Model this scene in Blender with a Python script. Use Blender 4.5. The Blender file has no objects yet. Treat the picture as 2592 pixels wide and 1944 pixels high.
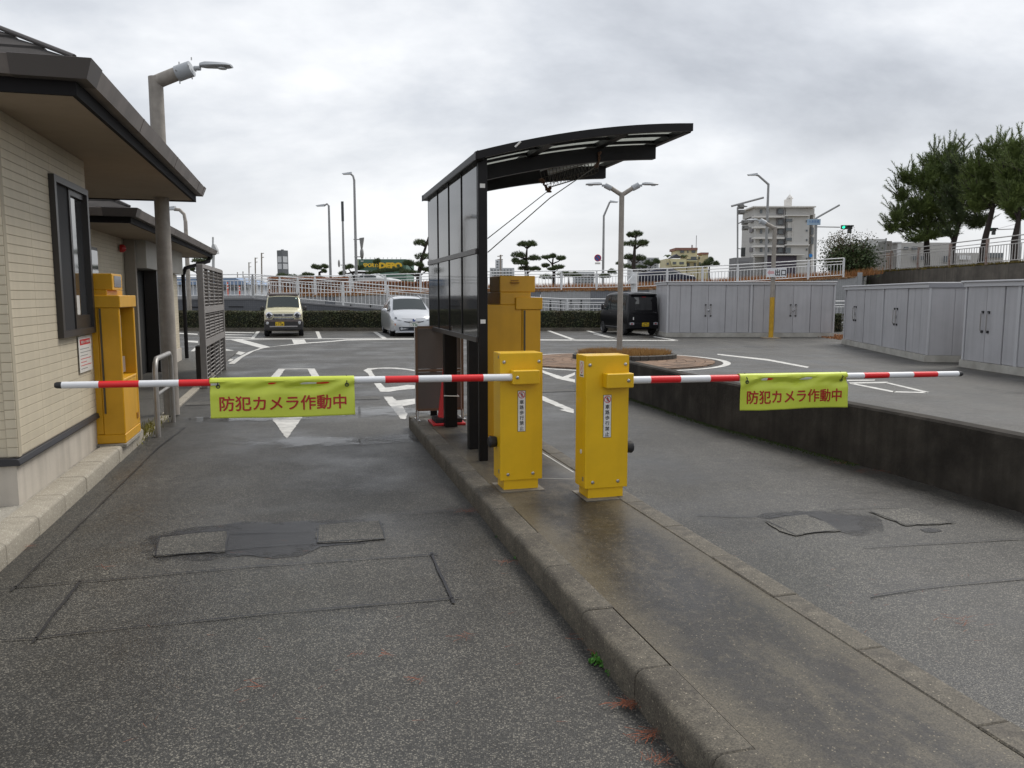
import bpy, bmesh, math, random
from mathutils import Vector, Matrix, noise
random.seed(7)
sc = bpy.context.scene
rad = math.radians

# ------------------------------------------------------------------ camera
F, CX, CY, HZ, EYE = 1980.0, 1296.0, 972.0, 749.0, 1.6
TH = math.atan((CY - HZ) / F)
cam_d = bpy.data.cameras.new('camera'); cam = bpy.data.objects.new('camera', cam_d)
sc.collection.objects.link(cam); sc.camera = cam
cam.location = (0, 0, EYE); cam.rotation_euler = (rad(90) - TH, 0, 0)
cam_d.sensor_width = 36.0; cam_d.lens = 36.0 * F / 2592.0
cam_d.clip_start = 0.05; cam_d.clip_end = 3000.0

# ------------------------------------------------------------------ world: overcast sky
SUN_EL, SUN_AZ = rad(56), rad(52)          # azimuth measured from +Y towards +X
world = bpy.data.worlds.new('World'); sc.world = world; world.use_nodes = True
nt = world.node_tree; N = nt.nodes; L = nt.links; N.clear()
def nd(t, **k):
    n = N.new(t)
    for a, b in k.items(): setattr(n, a, b)
    return n
out = nd('ShaderNodeOutputWorld'); mixs = nd('ShaderNodeMixShader'); mixs.inputs[0].default_value = 0.93
bg1 = nd('ShaderNodeBackground'); bg1.inputs[1].default_value = 0.1
sky = nd('ShaderNodeTexSky', sky_type='NISHITA'); sky.sun_disc = False
sky.sun_elevation = SUN_EL; sky.sun_rotation = SUN_AZ; sky.air_density = 1.0; sky.dust_density = 3.0
L.new(sky.outputs[0], bg1.inputs[0])
bg2 = nd('ShaderNodeBackground'); bg2.inputs[1].default_value = 0.70
tc = nd('ShaderNodeTexCoord'); sep = nd('ShaderNodeSeparateXYZ'); L.new(tc.outputs['Generated'], sep.inputs[0])
def mth(op, a, b=None, clamp=False):
    n = nd('ShaderNodeMath', operation=op, use_clamp=clamp)
    for i, v in enumerate((a, b)):
        if v is None: continue
        if hasattr(v, 'links'): L.new(v, n.inputs[i])
        else: n.inputs[i].default_value = v
    return n.outputs[0]
zc = mth('MAXIMUM', sep.outputs[2], 0.0)
den = mth('ADD', zc, 0.36)
cmb = nd('ShaderNodeCombineXYZ')
L.new(mth('DIVIDE', sep.outputs[0], den), cmb.inputs[0]); L.new(mth('DIVIDE', sep.outputs[1], den), cmb.inputs[1])
mp = nd('ShaderNodeMapping'); mp.inputs['Location'].default_value = (1.35, 0.4, 0.0); mp.inputs['Scale'].default_value = (0.75, 1.0, 1.0)
L.new(cmb.outputs[0], mp.inputs[0])
n1 = nd('ShaderNodeTexNoise'); n1.inputs['Scale'].default_value = 1.25; n1.inputs['Detail'].default_value = 7; n1.inputs['Roughness'].default_value = 0.56; n1.inputs['Distortion'].default_value = 0.15
L.new(mp.outputs[0], n1.inputs[0])
ramp = nd('ShaderNodeValToRGB'); e = ramp.color_ramp.elements
e[0].position = 0.36; e[0].color = (0.40, 0.423, 0.465, 1); e[1].position = 0.63; e[1].color = (0.90, 0.91, 0.925, 1)
m_ = ramp.color_ramp.elements.new(0.50); m_.color = (0.62, 0.645, 0.685, 1)
L.new(n1.outputs[0], ramp.inputs[0])
hz = nd('ShaderNodeMapRange'); hz.inputs[1].default_value = 0.0; hz.inputs[2].default_value = 0.26; hz.inputs[3].default_value = 0.70; hz.inputs[4].default_value = 0.0
hz.interpolation_type = 'SMOOTHSTEP'
L.new(zc, hz.inputs[0])
mx = nd('ShaderNodeMixRGB'); mx.inputs[2].default_value = (0.84, 0.85, 0.86, 1)
L.new(hz.outputs[0], mx.inputs[0]); L.new(ramp.outputs[0], mx.inputs[1]); L.new(mx.outputs[0], bg2.inputs[0])
L.new(bg1.outputs[0], mixs.inputs[1]); L.new(bg2.outputs[0], mixs.inputs[2]); L.new(mixs.outputs[0], out.inputs[0])

sd = bpy.data.lights.new('sun', 'SUN'); so = bpy.data.objects.new('sun', sd); sc.collection.objects.link(so)
sd.energy = 1.5; sd.angle = rad(28); sd.color = (1.0, 0.965, 0.91)
sv = Vector((math.cos(SUN_EL) * math.sin(SUN_AZ), math.cos(SUN_EL) * math.cos(SUN_AZ), math.sin(SUN_EL)))
so.rotation_euler = sv.to_track_quat('Z', 'Y').to_euler()
sc.view_settings.view_transform = 'Standard'; sc.view_settings.look = 'None'
sc.view_settings.exposure = 0.76; sc.view_settings.gamma = 1.0; sc.view_settings.use_curve_mapping = False

# ------------------------------------------------------------------ helpers
COL = sc.collection
def ray(px, py):
    x = (px - CX) / F; y = -(py - CY) / F
    c, s = math.cos(TH), math.sin(TH)
    return Vector((x, c + s * y, -s + c * y))
def P(px, py, z=0.0):                 # surveyed point: sight line meets height z
    d = ray(px, py); t = (z - EYE) / d.z
    return Vector((d.x * t, d.y * t, z))
def D(px, py, Y):                     # surveyed point at distance Y
    d = ray(px, py); t = Y / d.y
    return Vector((d.x * t, Y, EYE + d.z * t))
RA = rad(15); RC, RS = math.cos(RA), math.sin(RA)
def R(u, v, z=0.0): return Vector((u * RC - v * RS, u * RS + v * RC, z))   # lane frame -> world

class MB:
    def __init__(s): s.v = []; s.f = []; s.M = None
    def add(s, vs, fs):
        o = len(s.v)
        s.v += [tuple(s.M @ Vector(p)) if s.M else tuple(p) for p in vs]
        s.f += [tuple(i + o for i in f) for f in fs]; return s
    def box(s, x0, x1, y0, y1, z0, z1):
        return s.add([(x0,y0,z0),(x1,y0,z0),(x1,y1,z0),(x0,y1,z0),(x0,y0,z1),(x1,y0,z1),(x1,y1,z1),(x0,y1,z1)],
                     [(0,3,2,1),(4,5,6,7),(0,1,5,4),(1,2,6,5),(2,3,7,6),(3,0,4,7)])
    def quad(s, *p): return s.add(p, [tuple(range(len(p)))])
    def prism(s, poly, z0, z1):
        n = len(poly); area = sum(poly[i][0]*poly[(i+1)%n][1]-poly[(i+1)%n][0]*poly[i][1] for i in range(n))
        if area < 0: poly = poly[::-1]
        return s.add([(p[0],p[1],z0) for p in poly]+[(p[0],p[1],z1) for p in poly],
                     [tuple(range(n))[::-1], tuple(range(n,2*n))]+[(i,(i+1)%n,n+(i+1)%n,n+i) for i in range(n)])
    def extr(s, poly, axis, a0, a1):      # poly in the two other axes, extruded along axis
        n = len(poly)
        def mk(p, a): return (a,p[0],p[1]) if axis=='x' else ((p[0],a,p[1]) if axis=='y' else (p[0],p[1],a))
        return s.add([mk(p,a0) for p in poly]+[mk(p,a1) for p in poly],
                     [tuple(range(n)), tuple(range(n,2*n))[::-1]]+[(i,n+i,n+(i+1)%n,(i+1)%n) for i in range(n)])
    def tube(s, pts, r, n=10, caps=True, closed=False):
        pts = [Vector(p) for p in pts]; m = len(pts)
        rs = r if isinstance(r,(list,tuple)) else [r]*m
        vs = []; up = None
        for i,p in enumerate(pts):
            if closed: t = pts[(i+1)%m]-pts[i-1]
            else: t = (pts[min(i+1,m-1)]-pts[max(i-1,0)])
            t.normalize()
            if up is None:
                up = Vector((0,0,1)) if abs(t.z)<.9 else Vector((1,0,0))
            a = (up - t*up.dot(t)); 
            if a.length<1e-6: a = t.orthogonal()
            a.normalize(); b = t.cross(a); up = a
            vs += [p+(a*math.cos(2*math.pi*k/n)+b*math.sin(2*math.pi*k/n))*rs[i] for k in range(n)]
        fs = []
        for i in range(m if closed else m-1):
            j=(i+1)%m
            fs += [(i*n+k,i*n+(k+1)%n,j*n+(k+1)%n,j*n+k) for k in range(n)]
        if caps and not closed: fs += [tuple(range(n))[::-1], tuple(range((m-1)*n,m*n))]
        return s.add(vs, fs)
    def lathe(s, prof, n=16, c=(0,0,0)):
        vs=[(c[0]+r*math.cos(2*math.pi*k/n),c[1]+r*math.sin(2*math.pi*k/n),c[2]+z) for r,z in prof for k in range(n)]
        fs=[(i*n+k,i*n+(k+1)%n,(i+1)*n+(k+1)%n,(i+1)*n+k) for i in range(len(prof)-1) for k in range(n)]
        fs += [tuple(range(n))[::-1], tuple(range((len(prof)-1)*n,len(prof)*n))]
        return s.add(vs,fs)
    def ell(s, c, r, n=12, m=8):
        pr=[(max(1e-3,math.sin(math.pi*i/m)),-math.cos(math.pi*i/m)) for i in range(m+1)]
        vs=[(c[0]+q*r[0]*math.cos(2*math.pi*k/n),c[1]+q*r[1]*math.sin(2*math.pi*k/n),c[2]+z*r[2]) for q,z in pr for k in range(n)]
        return s.add(vs,[(i*n+k,i*n+(k+1)%n,(i+1)*n+(k+1)%n,(i+1)*n+k) for i in range(m) for k in range(n)])
    def mesh(s, name, bevel=0, seg=2, smooth=False, fix=True):
        me = bpy.data.meshes.new(name); me.from_pydata(s.v,[],s.f); me.update()
        if bevel or fix:
            bm = bmesh.new(); bm.from_mesh(me)
            if bevel:
                bmesh.ops.remove_doubles(bm, verts=bm.verts, dist=1e-5)
                ed=[x for x in bm.edges if len(x.link_faces)==2 and x.calc_face_angle(0)>0.5]
                bmesh.ops.bevel(bm, geom=ed, offset=bevel, segments=seg, profile=0.6, affect='EDGES', clamp_overlap=True)
            if fix: bmesh.ops.recalc_face_normals(bm, faces=bm.faces)
            bm.to_mesh(me); bm.free()
        if smooth:
            for p in me.polygons: p.use_smooth=True
            try: me.set_sharp_from_angle(angle=rad(smooth if smooth is not True else 40))
            except Exception: pass
        return me
    def build(s, name, mat, parent=None, bevel=0, seg=2, smooth=False, fix=True, loc=None, rot=None):
        return obj(name, s.mesh(name,bevel,seg,smooth,fix), mat, parent, loc, rot)
def obj(name, me, mat=None, parent=None, loc=None, rot=None):
    o = bpy.data.objects.new(name, me); COL.objects.link(o)
    if mat is not None and not me.materials: me.materials.append(mat)
    if parent is not None: o.parent = parent
    if loc is not None: o.location = loc
    if rot is not None: o.rotation_euler = rot
    return o
def tag(o, label=None, cat=None, group=None, kind=None):
    if label: o['label']=label
    if cat: o['category']=cat
    if group: o['group']=group
    if kind: o['kind']=kind
    return o
def thing(name, label, cat, loc=(0,0,0), rotz=0.0, group=None):
    e = bpy.data.objects.new(name,None); COL.objects.link(e); e.location=loc; e.rotation_euler=(0,0,rotz); e.empty_display_size=0.2
    return tag(e,label,cat,group)
def struct(o): o['kind']='structure'; return o
def inst(me, name, parent, loc=(0,0,0), rot=(0,0,0), scale=None):
    o = bpy.data.objects.new(name, me); COL.objects.link(o); o.parent=parent; o.location=loc; o.rotation_euler=rot
    if scale: o.scale=scale
    return o
def copy_tree(src, loc=None, rotz=None):
    def cp(o,par):
        c=o.copy(); COL.objects.link(c); c.parent=par
        for ch in list(o.children): cp(ch,c)
        return c
    c=cp(src,None)
    if loc is not None: c.location=loc
    if rotz is not None: c.rotation_euler=(0,0,rotz)
    return c
def txt_mesh(s, size=1.0, offset=0.0, extrude=0.0, shear=0.0, cx=True, sx=1.0):
    cu=bpy.data.curves.new('lettering','FONT'); cu.body=s; cu.size=size; cu.offset=offset; cu.extrude=extrude; cu.shear=shear
    cu.align_x='CENTER' if cx else 'LEFT'; cu.align_y='CENTER'; cu.resolution_u=3
    o=bpy.data.objects.new('lettering',cu); COL.objects.link(o)
    dg=bpy.context.evaluated_depsgraph_get(); dg.update()
    me=bpy.data.meshes.new_from_object(o.evaluated_get(dg)); bpy.data.objects.remove(o); bpy.data.curves.remove(cu)
    if me.vertices:
        xs=[v.co.x for v in me.vertices]; ys=[v.co.y for v in me.vertices]
        mx_,my_=(min(xs)+max(xs))/2,(min(ys)+max(ys))/2
        for v in me.vertices: v.co.x=(v.co.x-mx_)*sx; v.co.y-=my_
    me.materials.clear()
    return me
def fit_text(s, w, h, bold=0.0, **k):          # text filling a w x h box; bold: extra stroke in em
    me=txt_mesh(s,1.0,0.0,0.0,**k)
    xs=[v.co.x for v in me.vertices]; ys=[v.co.y for v in me.vertices]
    a,b=w/(max(xs)-min(xs)),h/(max(ys)-min(ys))
    for v in me.vertices: v.co.x*=a; v.co.y*=b; v.co.z=0
    if bold:
        vs=[v.co.copy() for v in me.vertices]; fs=[tuple(p.vertices) for p in me.polygons]; n=len(vs); nv=list(vs); nf=list(fs)
        dz=min(.0002,h*.004)
        for i in range(8):
            t=math.pi*2*i/8; d=Vector((math.cos(t)*bold*a,math.sin(t)*bold*b,dz*(i+1)))
            nv+=[p+d for p in vs]; nf+=[tuple(q+n*(i+1) for q in f) for f in fs]
        me=bpy.data.meshes.new('lettering'); me.from_pydata(nv,[],nf); me.update()
    return me

# ------------------------------------------------------------------ materials
MATS={}
def mat(name, col, rough=0.6, metal=0.0, var=0.0, vs=3.0, bump=0.0, bs=60.0, spec=0.5, rand=0.0, streak=0.0, col2=None, coat=0.0, emit=None, trans=0.0, alpha=1.0):
    if name in MATS: return MATS[name]
    m=bpy.data.materials.new(name); m.use_nodes=True; t=m.node_tree; n=t.nodes; l=t.links
    b=n['Principled BSDF']; b.inputs['Base Color'].default_value=(*col,1); b.inputs['Roughness'].default_value=rough
    b.inputs['Metallic'].default_value=metal; b.inputs['Specular IOR Level'].default_value=spec; b.inputs['Coat Weight'].default_value=coat
    b.inputs['Coat Roughness'].default_value=0.05
    if trans: b.inputs['Transmission Weight'].default_value=trans
    if alpha<1: b.inputs['Alpha'].default_value=alpha
    if emit: b.inputs['Emission Color'].default_value=(*emit[0],1); b.inputs['Emission Strength'].default_value=emit[1]
    src=None
    if var or rand or streak:
        tcn=n.new('ShaderNodeTexCoord')
        cur=None
        rgb=n.new('ShaderNodeRGB'); rgb.outputs[0].default_value=(*col,1); cur=rgb.outputs[0]
        if var:
            no=n.new('ShaderNodeTexNoise'); no.inputs['Scale'].default_value=vs; no.inputs['Detail'].default_value=6; no.inputs['Roughness'].default_value=.6
            l.new(tcn.outputs['Object'],no.inputs[0])
            mr=n.new('ShaderNodeMapRange'); mr.inputs[1].default_value=.32; mr.inputs[2].default_value=.68; l.new(no.outputs[0],mr.inputs[0])
            mxn=n.new('ShaderNodeMixRGB'); c2=col2 or tuple(c*(1-var) for c in col)
            mxn.inputs[2].default_value=(*c2,1); l.new(cur,mxn.inputs[1])
            if col2: mr.inputs[4].default_value=var
            l.new(mr.outputs[0],mxn.inputs[0]); cur=mxn.outputs[0]
        if streak:
            mpn=n.new('ShaderNodeMapping'); mpn.inputs['Scale'].default_value=(9,9,.5); l.new(tcn.outputs['Object'],mpn.inputs[0])
            no=n.new('ShaderNodeTexNoise'); no.inputs['Scale'].default_value=1.0; no.inputs['Detail'].default_value=5; l.new(mpn.outputs[0],no.inputs[0])
            mr=n.new('ShaderNodeMapRange'); mr.inputs[1].default_value=.45; mr.inputs[2].default_value=.7; mr.inputs[3].default_value=0; mr.inputs[4].default_value=streak; l.new(no.outputs[0],mr.inputs[0])
            mxn=n.new('ShaderNodeMixRGB'); mxn.inputs[2].default_value=(*tuple(c*.35 for c in col),1); l.new(cur,mxn.inputs[1]); l.new(mr.outputs[0],mxn.inputs[0]); cur=mxn.outputs[0]
        if rand:
            oi=n.new('ShaderNodeObjectInfo'); mr=n.new('ShaderNodeMapRange'); mr.inputs[3].default_value=1-rand; mr.inputs[4].default_value=1+rand; l.new(oi.outputs['Random'],mr.inputs[0])
            vm=n.new('ShaderNodeVectorMath'); vm.operation='SCALE'; l.new(cur,vm.inputs[0]); l.new(mr.outputs[0],vm.inputs['Scale']); cur=vm.outputs[0]
        l.new(cur,b.inputs['Base Color'])
    if bump:
        tcn=n.new('ShaderNodeTexCoord'); no=n.new('ShaderNodeTexNoise'); no.inputs['Scale'].default_value=bs; no.inputs['Detail'].default_value=4
        l.new(tcn.outputs['Object'],no.inputs[0]); bp=n.new('ShaderNodeBump'); bp.inputs['Strength'].default_value=bump; bp.inputs['Distance'].default_value=.01
        l.new(no.outputs[0],bp.inputs['Height']); l.new(bp.outputs[0],b.inputs['Normal'])
    MATS[name]=m; return m

def stone_mat(name, c_dark, c_mid, c_light, scale, rough, damp=0.0, bump=0.5, tint=None):
    """aggregate surface: little stones in a binder, with broad damp areas"""
    m=bpy.data.materials.new(name); m.use_nodes=True; t=m.node_tree; n=t.nodes; l=t.links; b=n['Principled BSDF']
    tcn=n.new('ShaderNodeTexCoord'); o=tcn.outputs['Object']
    def noise_(s,d=5,r=.55):
        q=n.new('ShaderNodeTexNoise'); q.inputs['Scale'].default_value=s; q.inputs['Detail'].default_value=d; q.inputs['Roughness'].default_value=r; l.new(o,q.inputs[0]); return q.outputs[0]
    def mr(x,a,b_,c,d):
        q=n.new('ShaderNodeMapRange'); q.inputs[1].default_value=a; q.inputs[2].default_value=b_; q.inputs[3].default_value=c; q.inputs[4].default_value=d; l.new(x,q.inputs[0]); return q.outputs[0]
    vo=n.new('ShaderNodeTexVoronoi'); vo.inputs['Scale'].default_value=scale; vo.inputs['Randomness'].default_value=1.0; l.new(o,vo.inputs[0])
    sp=n.new('ShaderNodeSeparateColor'); l.new(vo.outputs['Color'],sp.inputs[0])
    rp=n.new('ShaderNodeValToRGB'); e=rp.color_ramp.elements; e[0].color=(*c_dark,1); e[0].position=.15; e[1].color=(*c_light,1); e[1].position=1.0
    x=rp.color_ramp.elements.new(.62); x.color=(*c_mid,1); l.new(sp.outputs[0],rp.inputs[0])
    edge=mr(vo.outputs['Distance'],.30,.75,0,1)
    mx1=n.new('ShaderNodeMixRGB'); mx1.inputs[2].default_value=(*c_dark,1); l.new(edge,mx1.inputs[0]); l.new(rp.outputs[0],mx1.inputs[1])
    big=noise_(.55,6,.62); bigr0=mr(big,.34,.64,.76,1.16)
    mpt=n.new('ShaderNodeMapping'); mpt.inputs['Rotation'].default_value=(0,0,rad(-15)); mpt.inputs['Scale'].default_value=(1.5,.10,1); l.new(o,mpt.inputs[0])
    qt=n.new('ShaderNodeTexNoise'); qt.inputs['Scale'].default_value=1.0; qt.inputs['Detail'].default_value=4; l.new(mpt.outputs[0],qt.inputs[0]); trk=mr(qt.outputs[0],.35,.65,.84,1.14)
    mt=n.new('ShaderNodeMath'); mt.operation='MULTIPLY'; l.new(bigr0,mt.inputs[0]); l.new(trk,mt.inputs[1]); bigr=mt.outputs[0]
    fine=mr(noise_(9,4),.3,.7,.86,1.12)
    mm=n.new('ShaderNodeMath'); mm.operation='MULTIPLY'; l.new(bigr,mm.inputs[0]); l.new(fine,mm.inputs[1])
    vm=n.new('ShaderNodeVectorMath'); vm.operation='SCALE'; l.new(mx1.outputs[0],vm.inputs[0]); l.new(mm.outputs[0],vm.inputs['Scale'])
    cur=vm.outputs[0]
    if tint:
        mk=mr(noise_(1.1,6,.65),.50,.72,0,.75); mx2=n.new('ShaderNodeMixRGB'); mx2.blend_type='MULTIPLY'; mx2.inputs[2].default_value=(*tint,1); l.new(mk,mx2.inputs[0]); l.new(cur,mx2.inputs[1]); cur=mx2.outputs[0]
    st=mr(noise_(1.9,7,.68),.60,.70,0,.42); mx3=n.new('ShaderNodeMixRGB'); mx3.inputs[2].default_value=(*c_dark,1); l.new(st,mx3.inputs[0]); l.new(cur,mx3.inputs[1]); cur=mx3.outputs[0]
    l.new(cur,b.inputs['Base Color'])
    wet=mr(noise_(.75,5,.6),.42,.66,rough,max(.08,rough-damp)); l.new(wet,b.inputs['Roughness'])
    bp=n.new('ShaderNodeBump'); bp.inputs['Strength'].default_value=bump; bp.inputs['Distance'].default_value=.004; bp.invert=True
    l.new(vo.outputs['Distance'],bp.inputs['Height']); l.new(bp.outputs[0],b.inputs['Normal'])
    MATS[name]=m; return m

ASPH=stone_mat('asphalt',(.029,.0278,.0255),(.073,.0695,.0615),(.225,.207,.17),150,.60,.26,.36)
ASPH2=stone_mat('asphalt_patch',(.040,.038,.034),(.094,.089,.077),(.27,.25,.205),150,.64,.05,.35)
SEAL=mat('bitumen_seal',(.017,.017,.020),.42,var=.8,vs=4,col2=(.034,.033,.033),bump=.4,bs=170)
_t=SEAL.node_tree; _n=_t.nodes; _l=_t.links; _tc=_n.new('ShaderNodeTexCoord'); _no=_n.new('ShaderNodeTexNoise'); _no.inputs['Scale'].default_value=5.0; _no.inputs['Detail'].default_value=8; _no.inputs['Roughness'].default_value=.7
_l.new(_tc.outputs['Object'],_no.inputs[0]); _gr=_n.new('ShaderNodeMapping'); _gr.inputs['Location'].default_value=(-1,-1,0); _gr.inputs['Scale'].default_value=(2,2,0); _l.new(_tc.outputs['Generated'],_gr.inputs[0])
_ln=_n.new('ShaderNodeVectorMath'); _ln.operation='LENGTH'; _l.new(_gr.outputs[0],_ln.inputs[0]); _m1=_n.new('ShaderNodeMath'); _m1.operation='MULTIPLY_ADD'; _l.new(_ln.outputs['Value'],_m1.inputs[0]); _m1.inputs[1].default_value=-.55; _l.new(_no.outputs[0],_m1.inputs[2])
_mr=_n.new('ShaderNodeMapRange'); _mr.inputs[1].default_value=-.12; _mr.inputs[2].default_value=.16; _mr.inputs[4].default_value=.92; _l.new(_m1.outputs[0],_mr.inputs[0]); _l.new(_mr.outputs[0],_n['Principled BSDF'].inputs['Alpha'])
CUT=mat('joint_sealant',(.018,.018,.021),.45,bump=.2,bs=90)
def mott_mat(name, dark, mid, tan, rough, damp=.2, big=1.6, lane=False, grain=.16, bump=.25, edge=None):
    """damp, stained concrete: broad stains, fine mottling, sand grain; edge=(half width, colour) lightens towards the long sides"""
    m=bpy.data.materials.new(name); m.use_nodes=True; t=m.node_tree; n=t.nodes; l=t.links; b=n['Principled BSDF']
    tcn=n.new('ShaderNodeTexCoord'); o=tcn.outputs['Object']
    def nz(s,d=6,r=.6,sc=None):
        q=n.new('ShaderNodeTexNoise'); q.inputs['Scale'].default_value=s; q.inputs['Detail'].default_value=d; q.inputs['Roughness'].default_value=r; src=o
        if sc: mp=n.new('ShaderNodeMapping'); mp.inputs['Scale'].default_value=sc; l.new(o,mp.inputs[0]); src=mp.outputs[0]
        l.new(src,q.inputs[0]); return q.outputs[0]
    def mr(x,a,b_,c,d):
        q=n.new('ShaderNodeMapRange'); q.inputs[1].default_value=a; q.inputs[2].default_value=b_; q.inputs[3].default_value=c; q.inputs[4].default_value=d; l.new(x,q.inputs[0]); return q.outputs[0]
    def mix(f,c1,c2,bt='MIX'):
        q=n.new('ShaderNodeMixRGB'); q.blend_type=bt
        if hasattr(f,'links'): l.new(f,q.inputs[0])
        else: q.inputs[0].default_value=f
        for k,c in ((1,c1),(2,c2)):
            if hasattr(c,'links'): l.new(c,q.inputs[k])
            else: q.inputs[k].default_value=(*c,1)
        return q.outputs[0]
    c=mix(mr(nz(big,7,.66),.40,.62,0,1),mid,dark)
    c=mix(mr(nz(big*2.3,7,.7,(1,.35,1) if lane else None),.52,.70,0,.85),c,tan)
    c=mix(mr(nz(26,5,.7),.50,.72,0,.55),c,tan)
    if edge:
        sx=n.new('ShaderNodeSeparateXYZ'); l.new(o,sx.inputs[0]); a=n.new('ShaderNodeMath'); a.operation='SUBTRACT'; l.new(sx.outputs[0],a.inputs[0]); a.inputs[1].default_value=edge[0]
        ab=n.new('ShaderNodeMath'); ab.operation='ABSOLUTE'; l.new(a.outputs[0],ab.inputs[0]); ad=n.new('ShaderNodeMath'); ad.operation='MULTIPLY_ADD'; l.new(nz(3.5,6,.65),ad.inputs[0]); ad.inputs[1].default_value=.38; l.new(ab.outputs[0],ad.inputs[2])
        c=mix(mr(ad.outputs[0],edge[1],edge[1]+.16,0,.72),c,tan)
    gr=n.new('ShaderNodeTexVoronoi'); gr.inputs['Scale'].default_value=210; l.new(o,gr.inputs[0]); sp=n.new('ShaderNodeSeparateColor'); l.new(gr.outputs['Color'],sp.inputs[0])
    vm=n.new('ShaderNodeVectorMath'); vm.operation='SCALE'; l.new(c,vm.inputs[0]); l.new(mr(sp.outputs[0],0,1,1-grain*1.6,1+grain*1.6),vm.inputs['Scale']); c=vm.outputs[0]
    c=mix(mr(sp.outputs[1],.985,.99,0,.5),c,tuple(min(1,x*3.2) for x in tan))
    l.new(c,b.inputs['Base Color']); l.new(mr(nz(.9,5,.6),.40,.64,rough,max(.1,rough-damp)),b.inputs['Roughness'])
    bp=n.new('ShaderNodeBump'); bp.inputs['Strength'].default_value=bump; bp.inputs['Distance'].default_value=.004; l.new(nz(140,4,.6),bp.inputs['Height']); l.new(bp.outputs[0],b.inputs['Normal'])
    MATS[name]=m; return m
CONC=mott_mat('kerb_concrete',(.056,.048,.037),(.098,.086,.066),(.155,.135,.102),.74,.08,2.2,grain=.26,bump=.35)
SLAB=mott_mat('island_concrete',(.020,.0185,.0175),(.036,.032,.028),(.105,.089,.062),.56,.22,1.5,True,.26,.3,edge=(1.78,.40))
SLAB.node_tree.nodes['Principled BSDF'].inputs['Specular IOR Level'].default_value=.36
WALK=mott_mat('walk_concrete',(.20,.185,.16),(.30,.28,.24),(.38,.35,.29),.72,.1,1.6)
WALLC=mat('dark_weathered_concrete',(.078,.069,.058),.85,var=.85,vs=2.6,col2=(.022,.0195,.017),bump=.5,bs=38,streak=.6,spec=.15)
PAINT=mat('road_paint',(.66,.65,.61),.62,var=.85,vs=6.0,col2=(.36,.35,.33),bump=.25,bs=90)
YEL=mat('yellow_enamel',(.79,.475,.004),.40,var=.14,vs=3,bump=.04,bs=18,coat=.1,streak=.10)
YEL2=mat('amber_enamel',(.70,.36,.006),.44,var=.16,vs=3,coat=.1,streak=.10)
REDP=mat('red_reflective',(.72,.016,.02),.4); WHP=mat('white_reflective',(.74,.75,.77),.42)
BLK=mat('black_rubber',(.016,.016,.018),.55); BLKA=mat('black_aluminium',(.010,.009,.0095),.42,var=.25,vs=6,spec=.22)
STEEL=mat('dull_steel',(.42,.41,.40),.38,metal=.9); ZINC=mat('galvanised_pipe',(.40,.385,.365),.45,metal=.55,var=.25,vs=9)
POLE=mat('weathered_pole',(.36,.325,.285),.62,var=.30,vs=7,bump=.15,bs=50,streak=.35)
POLEG=mat('grey_pole',(.33,.335,.34),.55,var=.15,vs=5); LAMPG=mat('lamp_grey',(.40,.42,.44),.45); LAMPW=mat('lamp_lens',(.62,.64,.65),.25)
WHITEM=mat('white_rail',(.76,.765,.77),.45,var=.14,vs=12); GREYP=mat('shed_steel',(.46,.455,.47),.46,var=.12,vs=1.5,bump=.05,bs=5,streak=.16,rand=.03)
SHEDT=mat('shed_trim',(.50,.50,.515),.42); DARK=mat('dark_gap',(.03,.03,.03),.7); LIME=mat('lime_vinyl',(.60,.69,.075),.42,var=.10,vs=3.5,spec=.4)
RTXT=mat('red_print',(.40,.012,.014),.5); KTXT=mat('black_print',(.02,.02,.022),.5); WSTK=mat('white_sticker',(.70,.69,.66),.4); RSTK=mat('red_sticker',(.55,.02,.035),.45)
GLASSD=mat('smoked_acrylic',(.030,.029,.028),.05,spec=.42,bump=.06,bs=2.4); POLYC=mat('polycarbonate',(.62,.64,.62),.35)
_t=POLYC.node_tree; _b=_t.nodes['Principled BSDF']; _tl=_t.nodes.new('ShaderNodeBsdfTranslucent'); _tl.inputs[0].default_value=(.62,.63,.60,1); _mx=_t.nodes.new('ShaderNodeMixShader'); _mx.inputs[0].default_value=.72
_t.links.new(_b.outputs[0],_mx.inputs[1]); _t.links.new(_tl.outputs[0],_mx.inputs[2]); _t.links.new(_mx.outputs[0],_t.nodes['Material Output'].inputs[0])
TYRE=mat('tyre',(.017,.017,.018),.8); CHROME=mat('chrome',(.62,.62,.64),.14,metal=1.0); CARGL=mat('car_glass',(.030,.038,.039),.08,spec=.45)

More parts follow.
